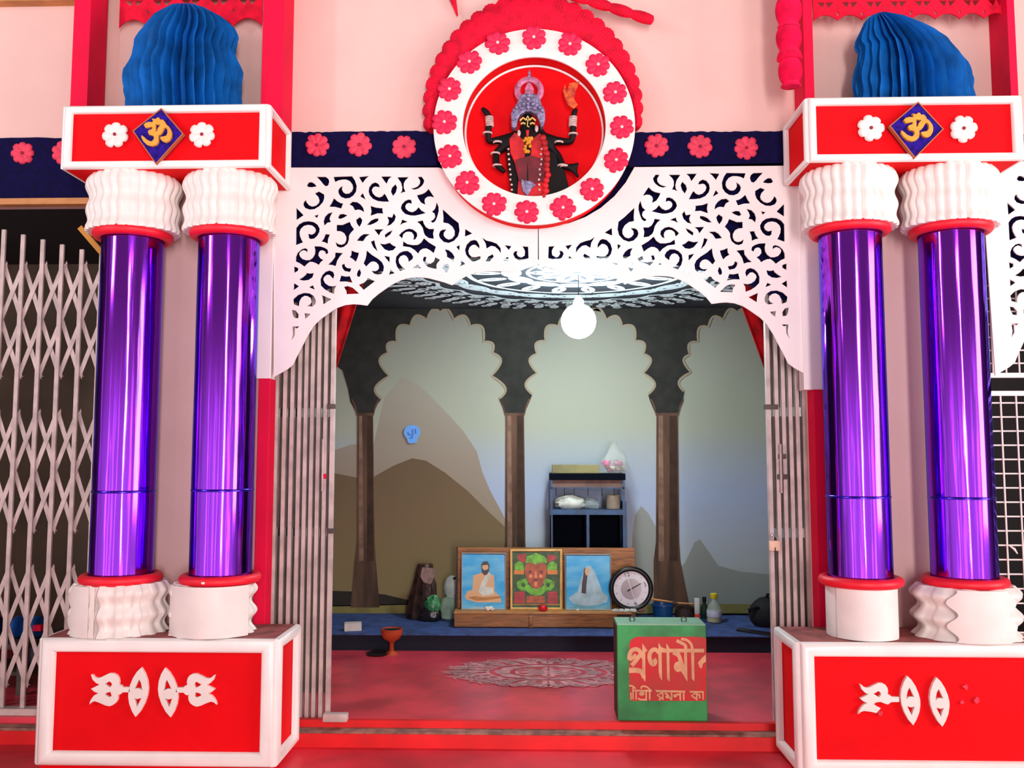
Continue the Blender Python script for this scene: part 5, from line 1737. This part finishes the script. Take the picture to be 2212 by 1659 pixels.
# white soap-like block on the dais edge
p = at(761, 1366, ypf + .10)
wb = MB().obox((p.x, ypf + .115, zpf + .026), (.056, .012, 0), (-.008, .036, 0), (0, 0, .026)).build('white_block', mat('chalky_white', (222, 206, 196), .8, var=.06, vscale=20), None, smooth=0, bevel=.004, origin=(p.x, ypf + .115, zpf))
tag(wb, 'white block lying on the left edge of the blue dais', 'block')
# terracotta incense goblet
yt = min(onfloor(1401, Z_IN), ypf - .085)
p = at(846, 1400, yt)
gb = thing('incense_goblet', 'terracotta incense goblet standing on the red floor before the dais', 'goblet', (p.x, yt, Z_IN))
hg = Z(1358, yt, 846) - Z_IN
MB().lathe((p.x, yt, Z_IN), [(.045, 0), (.04, .010), (.016, .022), (.014, hg * .42), (.022, hg * .5), (.055, hg * .62), (.068, hg * .8), (.070, hg), (.062, hg), (.05, hg * .75), (.01, hg * .66)], 32).build('goblet_body', M['terracotta'], gb)
MB().disc(0, 0, .061, 0, .001, 24)
MB().lathe((p.x, yt, Z_IN + hg * .93), [(0.001, 0), (.060, 0), (.061, .004), (.001, .010)], 24).build('ash', M['soot_and_shade'], gb)
p = at(818, 1399, yt)
pt = MB().lathe((p.x, yt - .02, Z_IN), [(.05, 0), (.07, .006), (.074, .012), (.066, .010), (.001, .006)], 28).build('shadow_dish', M['soot_and_shade'], None, origin=(p.x, yt - .02, Z_IN))  # black plate modelled in place of a shadow on the floor
tag(pt, 'flat dark plate standing for a shadow left of the incense goblet', 'dish')

# ------------------------------------------------------------------ things on the right of the dais
p = at(1432, 1330, 2.12)
tb = thing('blue_tub', 'small dark blue plastic tub on the dais right of the clock', 'tub', (p.x, 2.12, zpf))
MB().lathe((p.x, 2.12, zpf), [(.062, 0), (.066, .01), (.074, .10), (.080, .104), (.080, .116), (.072, .118), (.068, .10), (.06, .012), (.001, .010)], 36).build('tub_body', mat('blue_plastic', (14, 64, 116), .35), tb)
p = at(1480, 1330, 2.16)
bk = MB().lathe((p.x, 2.17, zpf), [(.055, 0), (.07, .012), (.072, .05), (.066, .085), (.060, .085), (.062, .05), (.001, .02)], 30, mod=lambda a, z: 1 + .02 * sin(14 * a)).build('brown_basket', mat('dark_basket', (62, 40, 32), .8, var=.3, vscale=50), None, origin=(p.x, 2.17, zpf))
tag(bk, 'dark brown round basket on the dais right of the blue tub', 'basket')
p0, p1 = at(1408, 1289, 2.06), at(1512, 1290, 2.02)
st2 = thing('broom', 'thin brown stick broom lying across the tops of the blue tub and the basket', 'broom', tuple((p0 + p1) / 2))
zz = zpf + .122
mb = MB()
rnd = random.Random(6)
for k in range(9):
    mb.tube([(p0.x + rnd.uniform(-.01, .02), 2.10 + rnd.uniform(-.02, .02), zz + rnd.uniform(0, .012) + .02), (p0.x + .2, 2.09, zz + rnd.uniform(0, .008)), (p1.x - .01, 2.085 + rnd.uniform(-.006, .006), zz - .004 + rnd.uniform(0, .004))], .0045, 5)
mb.build('twigs', M['tan'], st2)
MB().tube([(p0.x + .15, 2.09, zz + .004), (p0.x + .18, 2.09, zz + .004)], .016, 10).build('binding', M['darkwood'], st2)
p = at(1507, 1336, 2.0)
cn = thing('candle_packet', 'upright white and red candle packet on the dais beside the bottles', 'packet', (p.x, 2.02, zpf))
hc = Z(1292, 2.02, 1507) - zpf
MB().box(p.x - .017, p.x + .017, 2.005, 2.035, zpf, zpf + hc * .36).build('red_base', mat('signal_red', (236, 44, 24), .5), cn, bevel=.002)
MB().box(p.x - .016, p.x + .016, 2.006, 2.034, zpf + hc * .36 + .001, zpf + hc).build('white_top', M['white'], cn, bevel=.002)
def bottle(label, px, py, Y, r, hneck, htot, mb_, mcap, mlab):
    p = at(px, py, Y)
    t = thing('bottle', label, 'bottle', (p.x, Y, zpf), 'bottles on the dais')
    MB().lathe((p.x, Y, zpf), [(r * .85, 0), (r, .006), (r, hneck * .6), (r * .8, hneck * .8), (r * .38, hneck), (r * .36, htot - .02)], 28).build('glass_body', mb_, t)
    MB().lathe((p.x, Y, zpf + htot - .034), [(r * .46, 0), (r * .48, .004), (r * .48, .032), (r * .4, .036)], 20).build('cap', mcap, t)
    if mlab:
        MB().lathe((p.x, Y, zpf + hneck * .28), [(r + .0008, 0), (r + .0012, .002), (r + .0012, hneck * .26), (r + .0008, hneck * .26 + .002)], 28).build('label', mlab, t)
    return t
ht = Z(1282, 2.06, 1543) - zpf
bt = bottle('clear bottle with a yellow cap on the right of the dais', 1543, 1332, 2.06, .052, ht * .74, ht, mat('clear_bottle', (206, 216, 200), .1, alpha=.45), mat('yellow_cap', (228, 204, 30), .4), mat('pale_label', (226, 216, 230), .6))
MB().lathe((at(1543, 1332, 2.06).x, 2.06, zpf + .003), [(.02, 0), (.049, .001), (.05, .03), (.02, .032)], 24).build('yellow_oil', mat('mustard_oil', (226, 176, 60), .3), bt)
ht2 = Z(1294, 2.1, 1523) - zpf
bottle('small dark green bottle behind the candle packet', 1522, 1334, 2.19, .030, ht2 * .7, ht2, mat('green_glass', (36, 58, 44), .15), M['black'], None)
# black bag with straps
yb3 = 1.92
p = at(1652, 1352, yb3)
bb = thing('black_bag', 'black bag with loose straps at the right end of the dais', 'bag', (p.x, yb3, zpf))
mb = MB().ball((p.x + .03, yb3, zpf + .085), (.135, .09, .115), 22, 14, .05, 21)
mb.v = [(a, b, max(z, zpf)) for a, b, z in mb.v]
mb.build('bag_body', mat('black_fabric', (14, 13, 14), .8), bb, smooth=60)
MB().tube([at(1668, 1286, yb3), at(1658, 1284, yb3 - .01), at(1656, 1302, yb3 - .02), at(1662, 1318, yb3 - .03), at(1672, 1330, yb3 - .04)], .011, 6).build('strap', M['black'], bb)
MB().tube([at(1650, 1316, yb3 - .05), at(1632, 1312, yb3 - .06), at(1617, 1317, yb3 - .06), at(1620, 1321, yb3 - .05)], .011, 6).build('strap', M['black'], bb)
yy = onfloor(1366, zpf)
a_, b_ = at(1603, 1362, onfloor(1362, zpf)), at(1668, 1384, onfloor(1374, zpf))
mb = MB().obox(((a_.x + b_.x) / 2, (onfloor(1361, zpf) + ypf + .06) / 2, zpf + .006), ((b_.x - a_.x) * .62, -.085, 0), (.018, .036, 0), (0, 0, .006))
o = mb.build('black_belt', M['black'], None, smooth=0, bevel=.003, origin=((a_.x + b_.x) / 2, yy, zpf))
tag(o, 'flat black belt lying on the right of the blue dais', 'belt')
# white scraps on the ledge end under the clock
sc = thing('paper_scraps', 'crumpled white paper with a few petals under the clock', 'paper', tuple(at(1350, 1326, yS - .0)))
mb = MB()
for k, a in enumerate((1330, 1342, 1354, 1368)):
    p = at(a, 1322, yS + .005)
    mb.ball((p.x, yS + .008, zlg + .012), (.024, .009, .012), 9, 6, .25, k)
mb.build('paper_lump', M['wcloth'], sc)
p = at(1386, 1322, yS + .005)
MB().ball((p.x, yS + .012, zlg + .012), (.024, .010, .012), 9, 6, .2, 7).build('withered_petals', mat('withered', (110, 70, 66), .8), sc)

# ------------------------------------------------------------------ donation box
ybx = 0.085
bx0, bx1 = X(1333.5, ybx, 1450), X(1527, ybx, 1450)
zbx = Z(1351, ybx, 1430)
dpt = .19
db = thing('donation_box', 'green tin donation box with cream Bengali lettering on a red field, on the doorway floor', 'donation box', ((bx0 + bx1) / 2, ybx + dpt / 2, Z_IN))
MB().box(bx0, bx1, ybx, ybx + dpt, Z_IN, zbx).build('box_body', M['green'], db, smooth=0, bevel=.004)
MB().box(bx0 - .001, bx0 + .003, ybx + .004, ybx + dpt - .004, Z_IN + .004, zbx - .006).build('dark_side', M['darkwood'], db, smooth=0)
MB().box(bx0 + .002, bx1 - .002, ybx + .002, ybx + dpt - .002, zbx - .002, zbx + .006).build('lid', M['greentop'], db, smooth=0, bevel=.002)
for a in (1366, 1478):
    p = at(a, 1343, ybx + .06)
    mb = MB().torus((p.x, ybx + .07, zbx + .016), .012, .0028, 16, 6, axis='y')
    mb.build('lid_ring', M['black'], db)
kt = (1340, 1370, 11.06)
yt0 = ybx - .0015
tp = lambda ps: pl(cz(ps, *kt), yt0)
rr = [(215, 240), (250, 150), (340, 80), (420, 62), (1900, 62), (2020, 90), (2052, 120), (2052, 1560), (1990, 1595), (260, 1590), (215, 1540)]
sg = MB().prism(tp(rr), yt0, yt0 + .004).build('red_sign', M['redsign'], db, smooth=0)
L = MB()
ya1, ya2 = yt0 - .0025, yt0 + .001
lk = [0]
def poly(ps):
    lk[0] += 1
    L.prism(tp(ps), ya1 - lk[0] * 4e-5, ya2)
def stk(ps, w):
    ww = [x / 11.06 * (ybx - CAM.y) / F_PX for x in (w if isinstance(w, (list, tuple)) else [w] * len(ps))]
    lk[0] += 1
    L.stroke(tp(ps), ww, ya1 - lk[0] * 4e-5, ya2)
def smooth_path(ps, n=5):
    out = []
    m = len(ps)
    for i in range(m - 1):
        p0_, p1_, p2_, p3_ = ps[max(i - 1, 0)], ps[i], ps[i + 1], ps[min(i + 2, m - 1)]
        for k in range(n):
            t = k / n
            out.append(tuple(.5 * ((2 * b) + (-a + c) * t + (2 * a - 5 * b + 4 * c - d) * t * t + (-a + 3 * b - 3 * c + d) * t ** 3) for a, b, c, d in zip(p0_, p1_, p2_, p3_)))
    return out + [ps[-1]]
# pra
poly([(520, 215), (560, 260), (650, 395), (595, 425), (600, 1125), (575, 1115), (520, 1000), (525, 430)])
stk(smooth_path([(225, 610), (215, 520), (260, 400), (360, 355), (450, 390), (480, 470), (420, 560), (330, 680), (270, 745)]), 95)
stk(smooth_path([(215, 600), (290, 560), (380, 490)]), 90)
poly([(450, 480), (540, 500), (540, 640), (500, 560)])
stk(smooth_path([(205, 860), (380, 860), (500, 900), (570, 1050)]), [120] * 5 + [115] * 5 + [95] * 5 + [60])
# na
stk(smooth_path([(930, 450), (870, 385), (790, 365), (710, 440), (695, 570), (740, 690), (800, 715), (835, 650), (800, 590)]), 95)
poly([(910, 195), (945, 250), (985, 330), (985, 430), (995, 1105), (940, 1030), (915, 900), (905, 560)])
poly([(960, 300), (1100, 350), (1110, 440), (980, 430)])
# aa
poly([(1095, 215), (1130, 260), (1180, 345), (1170, 430), (1178, 1135), (1115, 1060), (1100, 430)])
poly([(1150, 345), (2000, 345), (2000, 432), (1150, 432)])
# ma
stk(smooth_path([(1255, 440), (1370, 500), (1420, 590), (1420, 680)]), 75)
stk(smooth_path([(1370, 420), (1430, 560), (1480, 720), (1545, 830)]), 70)
poly([(1375 + 100 * cos(i * pi / 10), 775 + 125 * sin(i * pi / 10)) for i in range(20)])
stk([(1420, 790), (1500, 880), (1560, 1010)], [110, 90, 60])
poly([(1520, 420), (1590, 420), (1602, 1125), (1545, 1050), (1525, 900)])
# ii
poly([(1685, 420), (1760, 420), (1768, 1125), (1705, 1060)])
stk(smooth_path([(1560, 350), (1545, 260), (1450, 200), (1340, 150)]), 75)
stk(smooth_path([(1720, 370), (1690, 240), (1590, 140), (1450, 110)]), 60)
# start of the next letter at the edge of the box
poly([(1850, 680), (1950, 560), (2040, 480), (2045, 650), (1970, 700), (1945, 820), (1890, 790)])
# small second line
poly([(300, 1320), (750, 1330), (750, 1370), (300, 1360)])
for (x_, y0_, y1_) in ((300, 1260, 1570), (375, 1320, 1575), (615, 1320, 1585), (700, 1320, 1580), (1012, 1380, 1575), (1222, 1380, 1580), (1428, 1370, 1590), (1512, 1350, 1590), (1822, 1370, 1590)):
    poly([(x_ - 18, y0_), (x_ + 18, y0_), (x_ + 18, y1_), (x_ - 18, y1_ - 30)])
stk(smooth_path([(205, 1225), (290, 1235), (365, 1300)]), 36)
stk(smooth_path([(490, 1300), (520, 1245), (620, 1250), (735, 1350)]), 36)
poly([(510 + 68 * cos(i * pi / 8), 1415 + 52 * sin(i * pi / 8)) for i in range(16)])
stk(smooth_path([(425, 1520), (470, 1555), (620, 1560)]), 36)
stk([(250, 1390), (255, 1560)], 34)
poly([(830, 1325), (1550, 1345), (1550, 1388), (860, 1380)])
stk([(1010, 1385), (880, 1455), (1010, 1545)], 42)
poly([(935 + 26 * cos(i * pi / 6), 1555 + 22 * sin(i * pi / 6)) for i in range(12)])
stk([(1060, 1400), (1130, 1440), (1150, 1490)], 38)
poly([(1120 + 46 * cos(i * pi / 8), 1490 + 40 * sin(i * pi / 8)) for i in range(16)])
stk([(1140, 1480), (1225, 1565)], 38)
poly([(1305 + 50 * cos(i * pi / 8), 1465 + 42 * sin(i * pi / 8)) for i in range(16)])
stk([(1340, 1430), (1425, 1440)], 38)
poly([(1640, 1350), (1990, 1355), (1990, 1395), (1680, 1392)])
stk([(1800, 1400), (1695, 1465), (1820, 1545)], 40)
stk(smooth_path([(1810, 1440), (1885, 1445), (1890, 1530)]), 40)
stk([(1975, 1390), (1972, 1560)], 30)
L.build('lettering', M['cream'], sg, smooth=0)

# ------------------------------------------------------------------ things behind the closed lattice gate
yl = .62
def zfl(py, Y): return Z(py, Y, 40)
p = at(45, 1400, yl)
hb = thing('blue_bag', 'blue and navy cloth bag with a crimson patch behind the lattice gate', 'bag', (p.x, yl, Z_IN + .33))
tbl = MB().box(X(-70, yl), X(112, yl), yl - .18, yl + .24, Z_IN + .27, Z_IN + .30)
shf = thing('low_bench', 'low dusty grey bench behind the lattice gate', 'bench', (X(20, yl), yl, Z_IN))
zb_ = Z(1392, yl - .2, 40)
MB().box(X(-80, yl), X(118, yl), yl - .2, yl + .25, zb_ - .03, zb_).build('bench_top', M['gatedark'], shf, bevel=.003)
for a in (-70, 100):
    for b in (yl - .18, yl + .2):
        x_ = X(a, yl)
        MB().box(x_, x_ + .04, b, b + .04, Z_IN, zb_ - .03).build('leg', M['gatedark'], shf, smooth=0)
MB().box(X(-60, yl), X(112, yl), yl - .12, yl + .2, Z_IN + .09, Z_IN + .11).build('lower_shelf', M['gatedark'], shf, smooth=0)
bpy.data.objects.remove(hb)
def pouch(label, px0, px1, py, mm, seed, patch=None):
    x0, x1 = X(px0, yl, 1360), X(px1, yl, 1360)
    c = (x0 + x1) / 2
    hz = Z(py, yl - .1, 40) - zb_
    t = thing('cloth_bag', label, 'bag', (c, yl - .02, zb_), 'cloth bags on the bench')
    mb = MB().ball((c, yl - .02, zb_ + hz * .5), ((x1 - x0) / 2, .09, hz * .5), 18, 12, .03, seed)
    mb.v = [(c + (a - c) * (1.06 if abs(z - zb_ - hz / 2) < hz * .3 else 1), b, z) for a, b, z in mb.v]
    mb.build('bag_body', mm, t)
    if patch:
        MB().box(*patch).build('crimson_patch', M['crimson'], t, smooth=0, bevel=.002)
M['royal'] = mat('royal_blue_cloth', (14, 96, 190), .7, var=.25, vscale=14)
M['midnight'] = mat('midnight_cloth', (18, 12, 66), .8, var=.2, vscale=14)
pouch('royal blue cloth bag on the bench behind the lattice gate', 30, 62, 1336, M['royal'], 3)
pa = at(80, 1357, yl - .118)
pouch('blue cloth bag with a crimson patch at the right end of the bench', 66, 100, 1336, M['royal'], 6, (pa.x - .022, pa.x + .022, yl - .122, yl - .09, pa.z - .016, pa.z + .016))
pouch('dark navy cloth bag at the left end of the bench', -24, 14, 1338, M['midnight'], 9)
blob('pale_sack', 'pale blue sack on the floor below the right end of the bench', 'sack', (X(82, yl), yl - .0, Z_IN + .20), (.05, .07, .09), mat('pale_blue_sack', (150, 170, 200), .8, var=.2, vscale=12), 14, .08)
